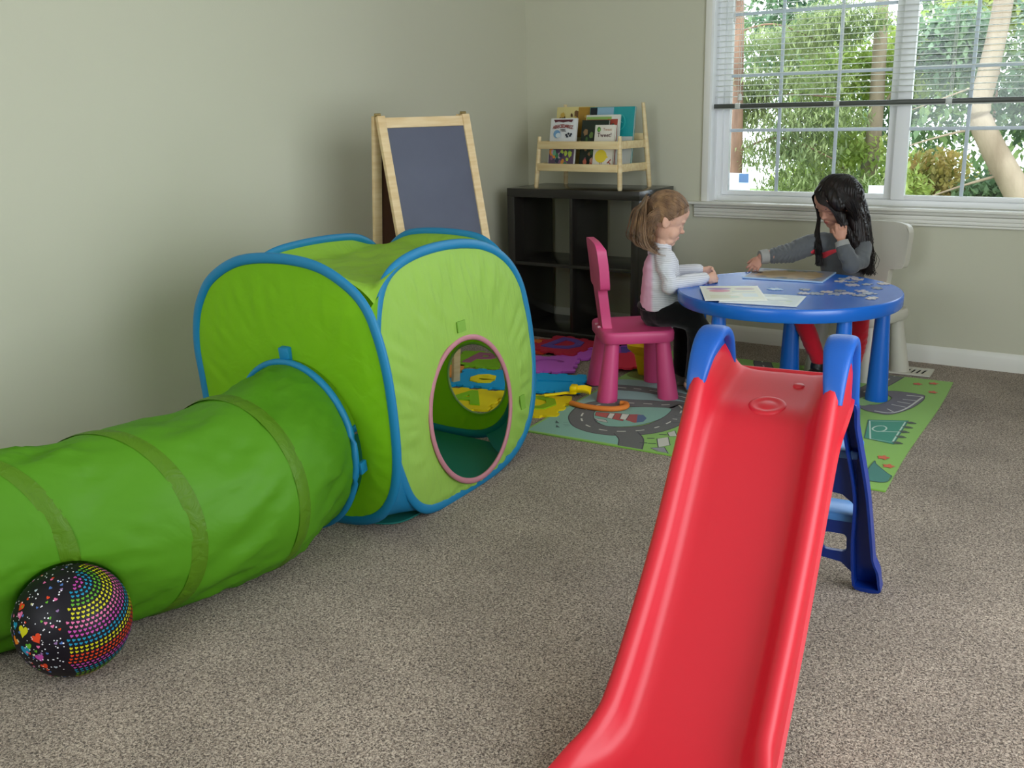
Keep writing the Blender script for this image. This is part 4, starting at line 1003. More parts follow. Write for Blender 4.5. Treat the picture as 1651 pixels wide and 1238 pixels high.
# ------------------------------------------------------------------ garden outside
b = B(); b.box((2, 8, -.6), (30, 15.6, .1)); gr = b.build('garden_lawn', mat('lawn', '#5f7a34', .95, col2='#3f5a22', vscale=3), smooth=0); struct(gr)
BARK = mat('bark', '#8a6f5a', .9, col2='#5f4a3c', vscale=9, bump=.8, bscale=40, stretch=(1, 1, .25), bdist=.01)
BARKR = mat('bark_red', '#8a6a58', .9, col2='#5c4438', vscale=9, bump=.8, bscale=40, stretch=(1, 1, .25), bdist=.01)
BARKL = mat('bark_light', '#948471', .9, col2='#766654', vscale=7, bump=.6, bscale=30, stretch=(1, 1, .3), bdist=.01)
def leafmat(n_, a, c_): return mat(n_, a, .5, col2=c_, vscale=3, transl=.45)
def leafcloud(cs, n, size, seed, needle=False):
    """leaf blades scattered in ellipsoidal clumps: cs = [(centre, radii)]"""
    rg5 = random.Random(seed); vs, fs = [], []
    for i in range(n):
        c_, r_ = cs[rg5.randrange(len(cs))]
        d = V((rg5.gauss(0, 1), rg5.gauss(0, 1), rg5.gauss(0, 1))).normalized()*(rg5.random()**.45)
        p = V(c_)+V((d.x*r_[0], d.y*r_[1], d.z*r_[2]))
        a = V((rg5.gauss(0, 1), rg5.gauss(0, 1), rg5.gauss(0, 1)-.4)).normalized(); x, y = frame_to(a)
        L = size*rg5.uniform(.6, 1.3); w_ = L*(.10 if needle else .26)
        k = len(vs); vs += [p, p+a*L*.45+x*w_, p+a*L, p+a*L*.45-x*w_]; fs.append((k, k+1, k+2, k+3))
    b = B(); b.faces(vs, fs); return b
def tree(label, trunk, rad, clumps, n, size, lm, bm, seed, needle=False, branches=()):
    base = trunk[0]; t = thing('tree', label, 'tree', (base[0], base[1], base[2]), 0)
    b = B(); b.tube(spline(trunk, 6), [rad*(1-.45*i/(len(trunk)*6-6+1)) for i in range((len(trunk)-1)*6+1)], 14); b.build('trunk', bm, t, smooth=80)
    for br, r_ in branches:
        b = B(); q = spline(br, 5); b.tube(q, [r_*(1-.7*i/(len(q)-1)) for i in range(len(q))], 8); b.build('branch', bm, t, smooth=80)
    leafcloud(clumps, n, size, seed, needle).build('foliage', lm, t, smooth=0)
    return t
G1 = leafmat('leaf_conifer', '#a3ae78', '#66794c'); G2 = leafmat('leaf_lime', '#b6c46c', '#86a050'); G3 = leafmat('leaf_deep', '#86a074', '#52735a'); G4 = leafmat('leaf_rust', '#c4a468', '#a0a858')
GZ = -.55
tree('tree with a reddish trunk and feathery green sprays at the left edge of the window', [(.36, 2.2, GZ), (.36, 2.2, .6), (.35, 2.2, 1.4), (.32, 2.2, 2.6)], .062,
     [((.55, 2.5, 1.35), (.55, .4, .16)), ((.75, 2.5, 1.08), (.5, .4, .14)), ((.65, 2.4, .85), (.45, .35, .14)), ((.6, 2.6, 1.62), (.5, .4, .13)), ((.25, 2.5, 1.2), (.25, .3, .2)), ((.95, 2.6, 1.75), (.35, .4, .15)), ((.9, 2.5, .62), (.5, .4, .12))], 19000, .065, G1, BARKR, 1, True,
     [([(.15, 2.6, 1.1), (.5, 2.5, 1.25), (1.0, 2.4, 1.22)], .012), ([(.15, 2.6, .8), (.6, 2.4, .95), (1.05, 2.3, .8)], .012), ([(.15, 2.6, 1.7), (.45, 2.6, 1.75), (.8, 2.5, 1.62)], .010)])
tree('slim pale tree with forked bark seen just left of the window\'s centre post', [(1.07, 3.0, GZ), (1.08, 3.0, .4), (1.12, 3.0, .9), (1.12, 3.0, 1.5), (1.09, 3.0, 2.6)], .075,
     [((.9, 3.0, .85), (.35, .4, .25)), ((1.35, 2.8, .45), (.3, .3, .3)), ((1.25, 3.3, 1.5), (.5, .3, .35)), ((.75, 3.2, 1.35), (.35, .3, .3))], 9000, .062, G2, BARKL, 2, False,
     [([(1.17, 3.0, .35), (.95, 2.9, .7), (.55, 2.8, 1.0)], .022), ([(1.18, 3.0, .5), (1.3, 2.9, .8), (1.42, 2.9, 1.0)], .016), ([(1.2, 3.0, 1.2), (1.4, 2.9, 1.45), (1.55, 2.9, 1.6)], .012), ([(1.17, 3.0, .3), (1.24, 2.9, .5), (1.33, 2.85, .45)], .012)])
tree('thick bent tree trunk leaning across the right pane of the window', [(2.62, 2.6, GZ), (2.36, 2.6, .25), (2.16, 2.6, .62), (2.0, 2.6, .88), (1.90, 2.6, 1.1), (1.93, 2.6, 1.35), (1.975, 2.6, 1.75), (2.02, 2.6, 2.6)], .098,
     [((2.25, 3.0, 1.2), (.35, .4, .35)), ((2.4, 3.0, 1.7), (.4, .4, .3)), ((1.65, 3.0, 1.55), (.3, .4, .3)), ((2.45, 2.9, .75), (.25, .3, .3)), ((2.0, 3.0, .5), (.3, .4, .2))], 13000, .068, G3, BARKL, 3, False,
     [([(2.1, 2.6, .7), (1.85, 2.5, .62), (1.5, 2.4, .48)], .012), ([(1.92, 2.6, 1.0), (1.7, 2.5, .95), (1.42, 2.4, .86)], .011), ([(2.25, 2.6, .45), (1.95, 2.5, .5), (1.5, 2.4, .35)], .012), ([(1.95, 2.6, 1.3), (1.7, 2.5, 1.2), (1.5, 2.4, 1.12)], .008)])
def shrub(label, clumps, n, size, lm, seed, needle=False):
    c_ = clumps[0][0]; t = thing('shrub', label, 'shrub', (c_[0], c_[1], GZ))
    b = B(); rg6 = random.Random(seed)
    for cc, r_ in clumps:
        b2 = B(); b2.tube(spline([(c_[0]+rg6.uniform(-.1, .1), c_[1], GZ), ((c_[0]+cc[0])/2, cc[1], (cc[2]+GZ)/2), (cc[0], cc[1], cc[2])], 4), [.02-.0018*i for i in range(9)], 6); b2.build('stem', BARK, t, smooth=80)
    leafcloud(clumps, n, size, seed, needle).build('foliage', lm, t, smooth=0)
shrub('bright lime shrub low behind the left sash of the window', [((.75, 3.6, .45), (.55, .3, .4)), ((1.1, 3.8, .5), (.4, .3, .35)), ((.35, 3.6, .4), (.3, .3, .3))], 8000, .055, G2, 11)
shrub('rust and olive coloured shrub low behind the right pane of the window', [((1.75, 3.2, .35), (.35, .3, .3)), ((1.5, 3.4, .55), (.3, .3, .3))], 6500, .058, G4, 12)
shrub('tall blue-green evergreen filling the background behind the left sash', [((.2, 5.2, 1.2), (.8, .4, .9)), ((-.4, 5.4, 1.9), (.6, .4, .7)), ((.9, 5.4, 1.3), (.6, .4, .8))], 8500, .095, G3, 13)
shrub('tall leafy hedge filling the background behind the right pane', [((1.6, 5.0, 1.2), (.8, .4, .9)), ((2.2, 5.2, 1.8), (.7, .4, .9)), ((1.5, 5.3, 2.2), (.7, .4, .5)), ((2.6, 5.0, .9), (.7, .4, .8))], 11000, .088, leafmat('leaf_mid', '#9db278', '#64825a'), 14)
shrub('yellow-green treetop bright in the upper right corner of the window', [((1.75, 4.2, 2.0), (.5, .3, .3)), ((2.4, 4.4, 1.9), (.3, .3, .3))], 5500, .08, leafmat('leaf_yellow', '#ccd070', '#a4b458'), 15)
# ------------------------------------------------------------------ people
from mathutils.bvhtree import BVHTree
def skin(n_, c, c2): return mat(n_, c, .55, col2=c2, vscale=14, spec=.35, bump=.1, bscale=300)
def chain(b, pts, n=14):
    """pts = [(x, y, z, r) or (x, y, z, rx, ry)]"""
    P = [V(p[:3]) for p in pts]; rr = [(p[3], p[4] if len(p) > 4 else p[3]) for p in pts]
    b.tube(P, rr, n)
    for p, r in zip(P, rr): b.ell(p, (min(r)*.98,)*3, n=12, m=8)
def hand(b, W, D, N, side, S_=1.0, curls=(35, 40, 45, 50), thumb=(.45, .8, .25), spread=0):
    D = V(D).normalized(); N = V(N); N = (N-D*N.dot(D)).normalized(); L = D.cross(N)*side; W = V(W)
    rings = []
    for t, hw_, th_ in ((-.01, .012, .0115), (0, .0125, .011), (.012, .0165, .0105), (.028, .021, .0100), (.042, .0215, .0092), (.048, .019, .008)):
        c_ = W+D*t*S_; rings.append([c_+L*math.cos(a)*hw_*S_+N*math.sin(a)*th_*S_ for a in [2*math.pi*k/14 for k in range(14)]])
    b.loft(rings)
    for i, (ln, cu) in enumerate(zip((.034, .038, .035, .027), curls)):
        p = W+D*(.043-.002*abs(i-1))*S_+L*(.0172-.0115*i)*S_; a = R(cu*.4); pts = [(*(p-D*.008*S_), .0062*S_)]
        pts.append((*p, .0062*S_)); sp = L*math.sin(R(spread*(1.5-i)))
        for k, (f_, r_) in enumerate(((.45, .0058), (.32, .0054), (.23, .0046))):
            p = p+(D*math.cos(a)+N*math.sin(a)+sp).normalized()*ln*f_*S_; pts.append((*p, r_*S_)); a += R(cu)
        chain(b, pts, 10)
    p = W+D*.014*S_+L*.012*S_; d = (D*thumb[0]+L*thumb[1]+N*thumb[2]).normalized()
    q = p+d*.020*S_; e = (d+D*.7+N*.2).normalized(); q2 = q+e*.015*S_; q3 = q2+(e+D*.3+N*.3).normalized()*.011*S_
    chain(b, [(*p, .0085*S_), (*q, .0068*S_), (*q2, .0060*S_), (*q3, .0050*S_)], 10)
def headM(c_, H, yaw_, pitch, roll=0):
    return MX.Translation(V(c_)) @ MX.Rotation(R(yaw_), 4, 'Z') @ MX.Rotation(R(pitch), 4, 'Y') @ MX.Rotation(R(roll), 4, 'X') @ MX.Scale(H, 4) @ MX.Translation((0, 0, -.5))
def head(b, M_):
    def e(c_, r_, rot=None):
        t = B(); t.ell(c_, r_, rot=rot, n=28, m=18); b.merge(t.b, M_, 0)
    e((-.03, 0, .62), (.40, .37, .375)); e((.11, 0, .68), (.27, .31, .24)); e((.08, 0, .36), (.27, .27, .30)); e((.14, 0, .20), (.20, .20, .16))
    for s in (-1, 1):
        e((.17, s*.14, .31), (.14, .13, .14)); e((.255, s*.13, .555), (.09, .12, .045)); e((.262, s*.135, .455), (.055, .075, .050))
        e((.355, s*.037, .352), (.032, .028, .026)); e((.18, s*.10, .13), (.10, .09, .07))
        e((-.03, s*.345, .46), (.085, .034, .125), Euler((0, R(-12), R(s*-18))).to_matrix()); e((-.015, s*.352, .385), (.04, .022, .04))
    e((.33, 0, .43), (.045, .042, .09), Euler((0, R(-14), 0)).to_matrix()); e((.375, 0, .368), (.052, .046, .042))
    e((.30, 0, .275), (.05, .06, .04)); e((.325, 0, .243), (.038, .072, .020)); e((.318, 0, .205), (.038, .062, .024)); e((.25, 0, .115), (.085, .095, .075))
def face_bits(M_, parent, lash='#2a1a14', brow='#5a4030', lip='#b0605a', browr=.010):
    def P(x, y, z): return M_ @ V((x, y, z))
    H = M_.to_scale()[0]
    for s in (-1, 1):
        b = B(); b.tube([P(.300-.012*abs(k-2)-.006*k*0, s*(.072+.034*k), .437-.010*math.sin(math.pi*k/4)+.006*k*.4) for k in range(5)], [.002*H*2.4, .0075*H, .009*H, .0085*H, .003*H], 6); b.build('eyelashes', mat('lash_'+lash.strip('#'), lash, .8), parent, smooth=60)
        b = B(); b.tube([P(.345-.022*abs(k-1)-.012*max(0, k-2), s*(.055+.045*k), .575+.012*math.sin(math.pi*k/4)) for k in range(5)], [.004*H, browr*H, .011*H, .009*H, .003*H], 6); b.build('eyebrow', mat('brow_'+brow.strip('#'), brow, .85), parent, smooth=60)
    b = B(); b.tube([P(.352-.9*y*y*4-.0, y, .243+.35*y*y) for y in (-.062, -.04, -.015, 0, .015, .04, .062)], [.004*H, .014*H, .018*H, .015*H, .018*H, .014*H, .004*H], 8)
    b.tube([P(.348-.9*y*y*4, y, .214+.2*y*y) for y in (-.052, -.03, 0, .03, .052)], [.004*H, .017*H, .021*H, .017*H, .004*H], 8); b.build('lips', mat('lips_'+lip.strip('#'), lip, .45), parent, smooth=60)
def cap(b, M_, sc, keep, c_=(-.03, 0, .62), r_=(.40, .37, .375)):
    n, m = 120, 80; vs, ok, fs = [], [], []
    for i in range(m+1):
        ph = math.pi*i/m
        for j in range(n):
            a = 2*math.pi*j/n; d = V((math.sin(ph)*math.cos(a), math.sin(ph)*math.sin(a), math.cos(ph)))
            k = 1+.012*math.sin(a*23+ph*3)+.008*math.sin(a*41)
            p = V((c_[0]+d.x*r_[0]*sc*k, c_[1]+d.y*r_[1]*sc*k, c_[2]+d.z*r_[2]*sc*k)); vs.append(M_ @ p); ok.append(keep(p))
    for i in range(m):
        for j in range(n):
            q = (i*n+j, i*n+(j+1) % n, (i+1)*n+(j+1) % n, (i+1)*n+j)
            if all(ok[x] for x in q): fs.append(q)
    b.faces(vs, fs)
def cloth(n_, c, **k): return mat(n_, c, .85, bump=.6, bscale=34, sheen=.25, spec=.2, bdist=.004, **k)
def place(me, name, m, parent):
    o = link(name, me, parent); me.materials.clear(); me.materials.append(m); return o
def person(me, label, loc):
    """the body itself is the top-level object; origin moved to its base"""
    me.transform(MX.Translation(-V(loc))); o = bpy.data.objects.new('person', me); COL.objects.link(o); o.location = loc
    return tag(o, label, 'person')

# toddler: local frame x forward, y to her left
TM = MX.Translation((1.28, -1.10, 0)) @ MX.Rotation(R(38), 4, 'Z')
def tl(p): q = TM @ V(p[:3]); return (*q, *p[3:])
tdir = lambda d: (TM.to_3x3() @ V(d))
HM = TM @ headM((.104, 0, .742), .222, -4, 21)
b = B(); head(b, HM)
def limbs_t(b, g=0, what='body'):
    if what in ('body', 'top'):
        chain(b, [tl(p) for p in ((.086, 0, .365, .078+g, .090+g), (.088, 0, .43, .075+g, .088+g), (.088, 0, .50, .070+g, .086+g), (.086, 0, .56, .060+g, .086+g), (.086, 0, .600, .040+g, .060+g))], 28)
        for s, el_, wr_ in ((-1, (.100, -.124, .480), (.250, -.082, .5015)), (1, (.130, .118, .490), (.262, .058, .513))):
            chain(b, [tl((.086, s*.072, .590, .036+g)), tl((.088, s*.102, .556, .037+g)), tl((*el_, .032+g)), tl(((el_[0]+wr_[0])/2, (el_[1]+wr_[1])/2, (el_[2]+wr_[2])/2, .0265+g)), tl((*wr_, .0195+g))], 18)
    if what in ('body', 'bottom'):
        chain(b, [tl((.080, 0, .352, .076+g, .090+g)), tl((.085, 0, .375, .074+g, .088+g))], 28)
        for s in (-1, 1):
            chain(b, [tl((.085, s*.046, .352, .052+g)), tl((.145, s*.055, .348, .051+g)), tl((.200-s*.010, s*.060, .326, .048+g)), tl((.222-s*.014, s*.060, .285, .046+g)), tl((.225-s*.016, s*.060, .18, .042+g)), tl((.212-s*.012, s*.060, .072, .033+g))], 18)
limbs_t(b)
chain(b, [tl((.086, 0, .585, .036)), tl((.092, 0, .66, .036))])
hand(b, tl((.258, -.080, .5005)), tdir((.93, .34, -.02)), tdir((-.3, .9, -.25)), -1, 1.0, (42, 48, 52, 55), (.6, .6, .6))
hand(b, tl((.270, .055, .512)), tdir((.86, -.42, -.05)), tdir((-.35, -.85, -.3)), 1, 1.0, (35, 42, 46, 50), (.6, .6, .6))
for s in (-1, 1): b.ell(tl((.225, s*.060, .040)), (.045, .028, .028), rot=MX.Rotation(R(38), 3, 'Z'))
tod = person(remesh(b, .0026, 3), 'toddler with blond hair sitting on the pink chair, leaning her forearms on the blue table', (1.34, -1.05, 0))
tod.data.materials.append(skin('skin_fair', '#e4b8a0', '#dba890'))
face_bits(HM, tod, '#6a4a38', '#a98a68', '#d39488', .005)
def knit():
    m = mat('knit_white', '#d9d8de', .85, bump=.5, bscale=40, sheen=.3, spec=.2, bdist=.004); nt = m.node_tree; p = nt.nodes['Principled BSDF']
    tc = nt.nodes.new('ShaderNodeTexCoord'); sx = nt.nodes.new('ShaderNodeSeparateXYZ'); nt.links.new(tc.outputs['Object'], sx.inputs[0])
    wv = nt.nodes.new('ShaderNodeTexWave'); wv.bands_direction = 'Z'; wv.inputs['Scale'].default_value = 42; wv.inputs['Distortion'].default_value = .6
    nt.links.new(tc.outputs['Object'], wv.inputs['Vector'])
    r = nt.nodes.new('ShaderNodeValToRGB'); r.color_ramp.elements[0].color = lin('#c2c2ca'); r.color_ramp.elements[1].color = lin('#e2e1e6'); r.color_ramp.elements[0].position = .1; r.color_ramp.elements[1].position = .5
    nt.links.new(wv.outputs['Fac'], r.inputs[0])
    dt = nt.nodes.new('ShaderNodeVectorMath'); dt.operation = 'DOT_PRODUCT'; dt.inputs[1].default_value = (math.cos(R(38)), math.sin(R(38)), 0); nt.links.new(tc.outputs['Object'], dt.inputs[0])
    r3 = nt.nodes.new('ShaderNodeMapRange'); c0 = V((1.28, -1.10, 0)).dot(V((math.cos(R(38)), math.sin(R(38)), 0)))
    r3.inputs['From Min'].default_value = c0+.028; r3.inputs['From Max'].default_value = c0+.040; nt.links.new(dt.outputs['Value'], r3.inputs['Value'])
    mx = nt.nodes.new('ShaderNodeMix'); mx.data_type = 'RGBA'; mx.inputs[6].default_value = lin('#e3b3ca'); nt.links.new(r3.outputs[0], mx.inputs[0]); nt.links.new(r.outputs[0], mx.inputs[7])
    nt.links.new(mx.outputs[2], p.inputs['Base Color']); return m
def wrinkle(me, amp, fr, seed):
    N_ = [v_.normal.copy() for v_ in me.vertices]
    for v_, nr_ in zip(me.vertices, N_):
        n = noise.noise(V((v_.co.x*fr*.8+seed, v_.co.y*fr*.8, v_.co.z*fr*1.7)))+.5*noise.noise(V((v_.co.x*fr*2, v_.co.y*fr*2+seed, v_.co.z*fr*3)))
        v_.co += nr_*amp*n
b = B(); limbs_t(b, .006, 'top'); chain(b, [tl((.087, 0, .392, .084, .096)), tl((.087, 0, .42, .082, .094))], 28); chain(b, [tl((.086, 0, .60, .043, .05)), tl((.090, 0, .625, .041))])
me = remesh(b, .0045, 3)
wrinkle(me, .0035, 22, 0); place(me, 'sweater', knit(), tod)
b = B(); limbs_t(b, .006, 'bottom'); me = remesh(b, .005, 3); wrinkle(me, .002, 18, 4); place(me, 'trousers', cloth('black_cotton', '#0d0c0e'), tod)
for s in (-1, 1):
    b = B(); c_ = V(tl((.232-s*.01, s*.060, .036))); rt3 = MX.Rotation(R(38), 3, 'Z')
    b.ell(c_, (.058, .032, .029), rot=rt3); b.ell(c_+tdir((-.022, 0, .018)), (.036, .030, .030), rot=rt3); b.box(c_+V((0, 0, -.022)), (.10, .056, .014), bev=.006, rot=rt3)
    place(remesh(b, .004, 2), 'shoe', mat('shoe_grey', '#8a8684', .7), tod)
HB1 = mat('hair_blond', '#94704c', .5, col2='#62442c', vscale=40, stretch=(1, 1, .3), spec=.5, sheen=.2)
b = B()
cap(b, HM, 1.045, lambda p: p.x < .03+(p.z-.5)*1.15 and p.z > .40)
rg7 = random.Random(4)
def hp(x, y, z): return HM @ V((x, y, z))
for i in range(460):        # combed from the hairline back to the tie
    a = R(rg7.uniform(-105, 105)); el2 = rg7.uniform(.05, 1)
    p0 = V((.10+.27*math.cos(a)*el2, .37*math.sin(a), .66+.30*math.cos(a)*(1-.3*el2)+.02)) if rg7.random() < .75 else V((rg7.uniform(-.2, .1), math.copysign(.375, a), rg7.uniform(.5, .7)))
    tie = V((-.42, rg7.uniform(-.03, .03), .70+rg7.uniform(-.03, .03))); pts = []
    for k in range(7):
        t = k/6; q = p0.lerp(tie, t); d = q-V((-.03, 0, .62)); s_ = math.sqrt((d.x/.40)**2+(d.y/.37)**2+(d.z/.375)**2); q = V((-.03, 0, .62))+d/max(s_, .01)*(1.055+.02*rg7.random()+.06*max(0, t-.85)); pts.append(hp(*q))
    b.tube(pts, [.0006, .0012, .0014, .0014, .0014, .0014, .0014], 5)
for i in range(430):         # pony tail falling to the shoulders, curling forward
    y = rg7.gauss(0, .07); w2 = rg7.gauss(0, .04); l_ = rg7.uniform(.9, 1.12)
    pts = spline([hp(-.40, y*.4, .72), hp(-.50, y*1.0, .68+w2), hp(-.50+w2, y*2.2-.06, .42), hp(-.44+w2*1.3, y*2.9-.12, .14), hp(-.34+w2*2, y*3.0-.14, -.05*l_), hp(-.18+w2*2.5, y*3.0-.15, -.12*l_), hp(-.04+w2*2.5, y*2.8-.15, -.10*l_)], 3)
    b.tube(pts, [.0018-.0011*k/(len(pts)-1) for k in range(len(pts))], 5)
for i in range(260):        # loose hair behind the ear, over the nape
    j = [rg7.gauss(0, .03) for _ in range(6)]
    pts = spline([hp(-.20+j[0]*2, -.33+j[1]*.5, .62+j[2]), hp(-.30+j[1]*1.6, -.355+j[3]*.4, .42), hp(-.31+j[4]*2, -.34+j[0]*.5, .20), hp(-.24+j[2]*2.4, -.30+j[5]*.6, .02), hp(-.10+j[5]*2.5, -.25+j[4]*.6, -.07+j[1])], 3)
    b.tube(pts, [.0015-.0009*k/(len(pts)-1) for k in range(len(pts))], 5)
for i in range(34):
    a = rg7.uniform(0, 6.28); c0 = hp(-.34+rg7.gauss(0, .06), -.30+rg7.gauss(0, .03), .06+rg7.gauss(0, .07)); rr2 = rg7.uniform(.006, .014)
    b.tube([c0+HM.to_3x3().normalized()@V((rr2*math.cos(a+k*.7), -.002*k, rr2*math.sin(a+k*.7))) for k in range(10)], .0010, 5)
hb = B()
for q in ((-.36, 0, .66, .13), (-.43, -.05, .50, .14), (-.43, -.10, .32, .135), (-.37, -.13, .14, .13), (-.27, -.15, .0, .11), (-.14, -.16, -.06, .07)): hb.ell(HM @ V(q[:3]), (q[3]*.222*.62,)*3)
for q in ((-.28, .04, .46, .16), (-.22, .02, .24, .17), (-.18, .0, .08, .15), (-.25, -.12, .30, .15)): hb.ell(HM @ V(q[:3]), (q[3]*.222,)*3)
mh = remesh(hb, .0035, 10)
for v_, nr_ in zip(mh.vertices, [v_.normal.copy() for v_ in mh.vertices]):
    q = HM.inverted() @ v_.co; a = math.atan2(q.y+.1, q.x+.2); v_.co += nr_*.0011*(math.sin(a*34+q.z*2)+.7*math.sin(a*71-q.z*4))
t_ = bmesh.new(); t_.from_mesh(mh); b.merge(t_)
b.build('hair', HB1, tod, smooth=80)
b = B(); b.tube([hp(-.45+.05*math.cos(a)*.5, .07*math.cos(a), .70+.10*math.sin(a)) for a in [2*math.pi*k/16 for k in range(16)]], .0055, 8, loop=True); b.build('hair_tie', mat('hair_tie', '#1c1e2a', .7), tod, smooth=80)

# dark-haired girl
HG = headM((1.868, -.425, .768), .205, -120, 30, -6)
b = B(); head(b, HG)
def limbs_g(b, g=0, what='body'):
    if what in ('body', 'top'):
        chain(b, [(1.915, -.335, .37, .094+g, .068+g), (1.905, -.355, .44, .092+g, .064+g), (1.897, -.382, .52, .092+g, .062+g), (1.893, -.402, .575, .090+g, .054+g), (1.89, -.410, .61, .055+g, .040+g)], 28)
        chain(b, [(1.835, -.418, .592, .042+g), (1.785, -.440, .583, .042+g), (1.712, -.495, .548, .038+g), (1.684, -.540, .546, .033+g), ((1.622, -.598, .540, .0225) if not g else (1.640, -.581, .541, .0235+g))], 18)
        chain(b, [(1.955, -.392, .598, .038+g), (1.995, -.405, .575, .038+g), (2.005, -.47, .530, .036+g), (1.988, -.522, .517, .035+g), (1.962, -.520, .56, .031+g), ((1.935, -.508, .606, .021) if not g else (1.944, -.512, .590, .024+g))], 18)
    if what in ('body', 'bottom'):
        chain(b, [(1.925, -.335, .36, .085+g, .066+g), (1.925, -.335, .40, .082+g, .062+g)], 28)
        chain(b, [(1.885, -.36, .357, .048+g), (1.835, -.46, .36, .046+g), (1.79, -.565, .345, .038+g), (1.798, -.60, .31, .036+g), (1.845, -.585, .20, .033+g), (1.885, -.572, .10, .025+g)], 18)
        chain(b, [(1.965, -.35, .357, .048+g), (2.01, -.45, .36, .046+g), (2.045, -.55, .345, .038+g), (2.052, -.575, .31, .035+g), (2.042, -.54, .20, .032+g), (2.025, -.50, .10, .025+g)], 18)
limbs_g(b); chain(b, [(1.892, -.408, .60, .033), (1.884, -.414, .665, .033)])
hand(b, (1.619, -.601, .5385), (-.46, -.40, -.74), (-.25, .85, -.35), -1, 1.05, (16, 14, 20, 30), (.7, .6, .3), 7)
hand(b, (1.933, -.506, .612), (-.12, .10, .98), (-.25, .95, -.1), 1, 1.05, (14, 18, 20, 22), (.7, .6, .25), 3)
girl = person(remesh(b, .0026, 3), 'dark-haired girl in a grey top reaching across the blue table for a puzzle piece', (1.95, -.45, 0))
girl.data.materials.append(skin('skin_tan', '#cb9680', '#ba856f'))
face_bits(HG, girl, '#0e0b0b', '#2a1c18', '#a4564e', .010)
GREYC = cloth('grey_jersey', '#5d5f62')
b = B(); limbs_g(b, .006, 'top'); chain(b, [(1.893, -.408, .605, .045, .042), (1.891, -.410, .625, .039)]); mg = remesh(b, .0045, 3)
N2_ = [v_.normal.copy() for v_ in mg.vertices]
for v_, nr_ in zip(mg.vertices, N2_):      # pushed-up folds on the stretched forearm
    w_ = max(0, min(1, (1.80-v_.co.x)/.1)) if v_.co.z > .5 else 0
    v_.co += nr_*(.0022*w_*math.sin((v_.co.x+v_.co.y*.8)*260+6*noise.noise(v_.co*30)))
wrinkle(mg, .0035, 20, 9); sw = place(mg, 'sweater', GREYC, girl)
for pc, rc in (([(1.638, -.583, .541), (1.628, -.592, .540), (1.612, -.607, .538)], [.0325, .0325, .0295]), ([(1.943, -.512, .592), (1.934, -.507, .613)], [.0315, .0285])):
    b = B(); b.tube(pc, rc, 24); b.build('cuff', mat('cuff_grey', '#9a9894', .85, bump=.4, bscale=90), girl, smooth=60)
bvh = BVHTree.FromPolygons([v_.co.copy() for v_ in mg.vertices], [tuple(p.vertices) for p in mg.polygons])
sl2 = spl2([(-.050, -.022), (-.062, .000), (-.048, .016), (-.046, .002), (-.030, .0), (0, .012), (.056, .028), (.056, .020), (.0, -.010), (-.03, -.026)], 5)
t = bmesh.new(); vs = [t.verts.new((x, y, 0)) for x, y in sl2]; bmesh.ops.triangle_fill(t, use_beauty=True, edges=[t.edges.new((vs[i], vs[(i+1) % len(vs)])) for i in range(len(vs))])
bmesh.ops.subdivide_edges(t, edges=t.edges[:], cuts=2, use_grid_fill=True)
fn2 = V((-.28, -.96, .02)).normalized(); lx_ = V((0, 0, 1)).cross(-fn2).normalized()*-1; c0 = V((1.864, -.47, .552))
lx_ = V((.96, -.28, 0))
for v_ in t.verts:
    p = c0+lx_*v_.co.x+V((0, 0, 1))*v_.co.y-V((0, 0, 0)); h_, nn_, _, _ = bvh.ray_cast(p+fn2*.2, -fn2); v_.co = (h_ if h_ else p)+fn2*.0012
b = B(); b.merge(t); b.build('chest_print', mat('print_red', '#f04452', .6), girl, smooth=0)
b = B(); limbs_g(b, .006, 'bottom'); me = remesh(b, .005, 3); wrinkle(me, .003, 26, 4); place(me, 'trousers', cloth('red_leggings', '#c8182c'), girl)
for (x, y, a) in ((1.880, -.590, -100), (2.022, -.522, -85)):
    b = B(); rt3 = MX.Rotation(R(a), 3, 'Z'); c_ = V((x, y, .036)); b.ell(c_, (.060, .032, .028), rot=rt3); b.ell(c_+rt3@V((-.022, 0, .03)), (.034, .031, .04), rot=rt3); b.box(c_+V((0, 0, -.023)), (.108, .056, .014), bev=.006, rot=rt3)
    place(remesh(b, .004, 2), 'shoe', mat('shoe_black', '#131214', .5), girl)
HD = mat('hair_black', '#0c0707', .45, col2='#1d100d', vscale=50, stretch=(1, 1, .25), spec=.35)
b = B()
cap(b, HG, 1.09, lambda p: (p.x < .30+.25*p.y-.4*max(0, .85-p.z) if p.z > .60 else p.x < .06+.2*p.y) and p.z > .2)
def gp(x, y, z): return HG @ V((x, y, z))
rg8 = random.Random(8)
def mass(anchor, pts_world, n, r0, sp):
    """locks leaving the head at anchor points (head frame) and falling along pts_world"""
    for i in range(n):
        a = anchor(rg8); j = [V((rg8.gauss(0, sp*(.35+.65*k/len(pts_world))), rg8.gauss(0, sp*(.35+.65*k/len(pts_world))), rg8.gauss(0, sp*.3))) for k in range(len(pts_world))]
        q = spline([gp(*x) for x in a]+[V(p)+d for p, d in zip(pts_world, j)], 3)
        b.tube(q, [r0*(1-.65*k/(len(q)-1)) for k in range(len(q))], 5)
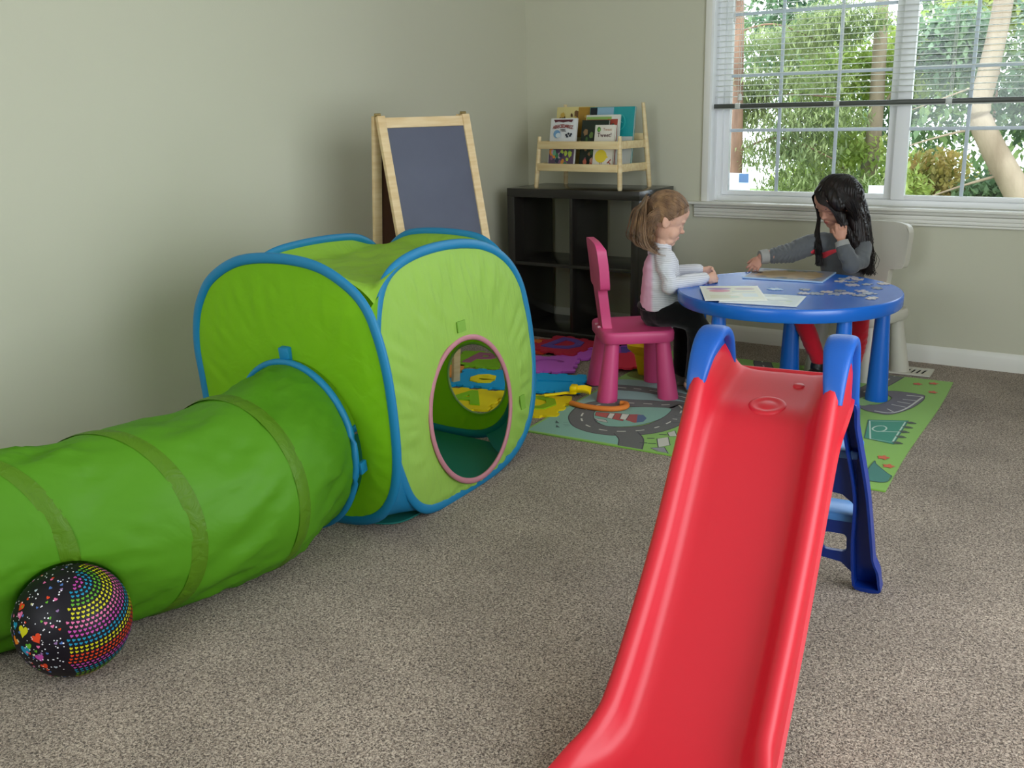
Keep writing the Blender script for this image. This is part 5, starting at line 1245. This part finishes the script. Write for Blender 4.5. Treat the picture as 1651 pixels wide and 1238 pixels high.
# head frame: +y is her left
def an_left(r): 
    t = r.uniform(-.25, .22); return [(t, .02+r.uniform(-.02, .02), 1.02-t*t*.9), (t-.02, .26, .93-abs(t)*.3), (t*.9-.05, .41, .66)]
def an_front(r):
    t = r.uniform(.0, 1.0); return [(.05+.22*t, -.10-.06*t, 1.01-.10*t), (.16+.25*t, .04+.06*(1-t), .95-.17*t), (.14+.22*t, .34-.12*t, .66)]
def an_back(r):
    y = r.uniform(-.25, .3); return [(-.1, y*.5, 1.01), (-.40, y, .80), (-.50, y, .5)]
def an_right(r):
    t = r.uniform(-.10, .24); return [(t, -.02, 1.02-t*t), (t+.01, -.26, .90-abs(t)*.4), (t*.8, -.40, .62)]
def vol(pts, head=False):
    for k, q in enumerate(pts[:-1]):
        a, c_ = V(q[:3]), V(pts[k+1][:3])
        for j in range(14):
            t = j/14; p = a.lerp(c_, t); r = q[3]+(pts[k+1][3]-q[3])*t; hv.ell((HG @ p) if head else p, (r,)*3, n=16, m=10)
hv = B()
vol([(-.10, .0, .70, .078), (-.22, .05, .62, .080), (-.28, .10, .50, .074)], True)
vol([(1.925, -.362, .745, .066), (1.948, -.358, .68, .062), (1.968, -.358, .61, .055), (1.984, -.364, .54, .044), (1.994, -.372, .48, .024)])
vol([(1.932, -.395, .76, .045), (1.958, -.398, .69, .042), (1.984, -.402, .62, .040), (2.004, -.408, .55, .034), (2.010, -.412, .49, .018)])
vol([(.06, .06, .93, .022), (.16, .17, .86, .026), (.21, .28, .74, .026), (.20, .35, .60, .024)], True)
vol([(1.916, -.478, .722, .018), (1.934, -.474, .67, .018), (1.966, -.452, .61, .020), (1.996, -.428, .55, .020)])
mv = remesh(hv, .004, 6)
NV = [v_.normal.copy() for v_ in mv.vertices]
for v_, nr_ in zip(mv.vertices, NV):
    q = v_.co; a = math.atan2(q.y+.39, q.x-1.93); v_.co += nr_*.0014*(math.sin(a*46+q.z*5)+.6*math.sin(a*91-q.z*8))
t_ = bmesh.new(); t_.from_mesh(mv); b.merge(t_)
mass(an_left, [(1.965, -.425, .70), (1.995, -.405, .62), (2.014, -.405, .545), (2.018, -.415, .475)], 260, .0020, .016)
mass(an_front, [(1.912, -.494, .705), (1.936, -.484, .66), (1.972, -.450, .60), (2.008, -.43, .52)], 300, .0022, .011)
mass(an_back, [(1.97, -.33, .68), (1.995, -.33, .60), (2.012, -.345, .52), (2.016, -.37, .46)], 240, .0020, .020)
mass(an_right, [(1.806, -.425, .70), (1.812, -.455, .64), (1.828, -.478, .575), (1.834, -.474, .500)], 330, .0021, .0085)
b.build('hair', HD, girl, smooth=80)
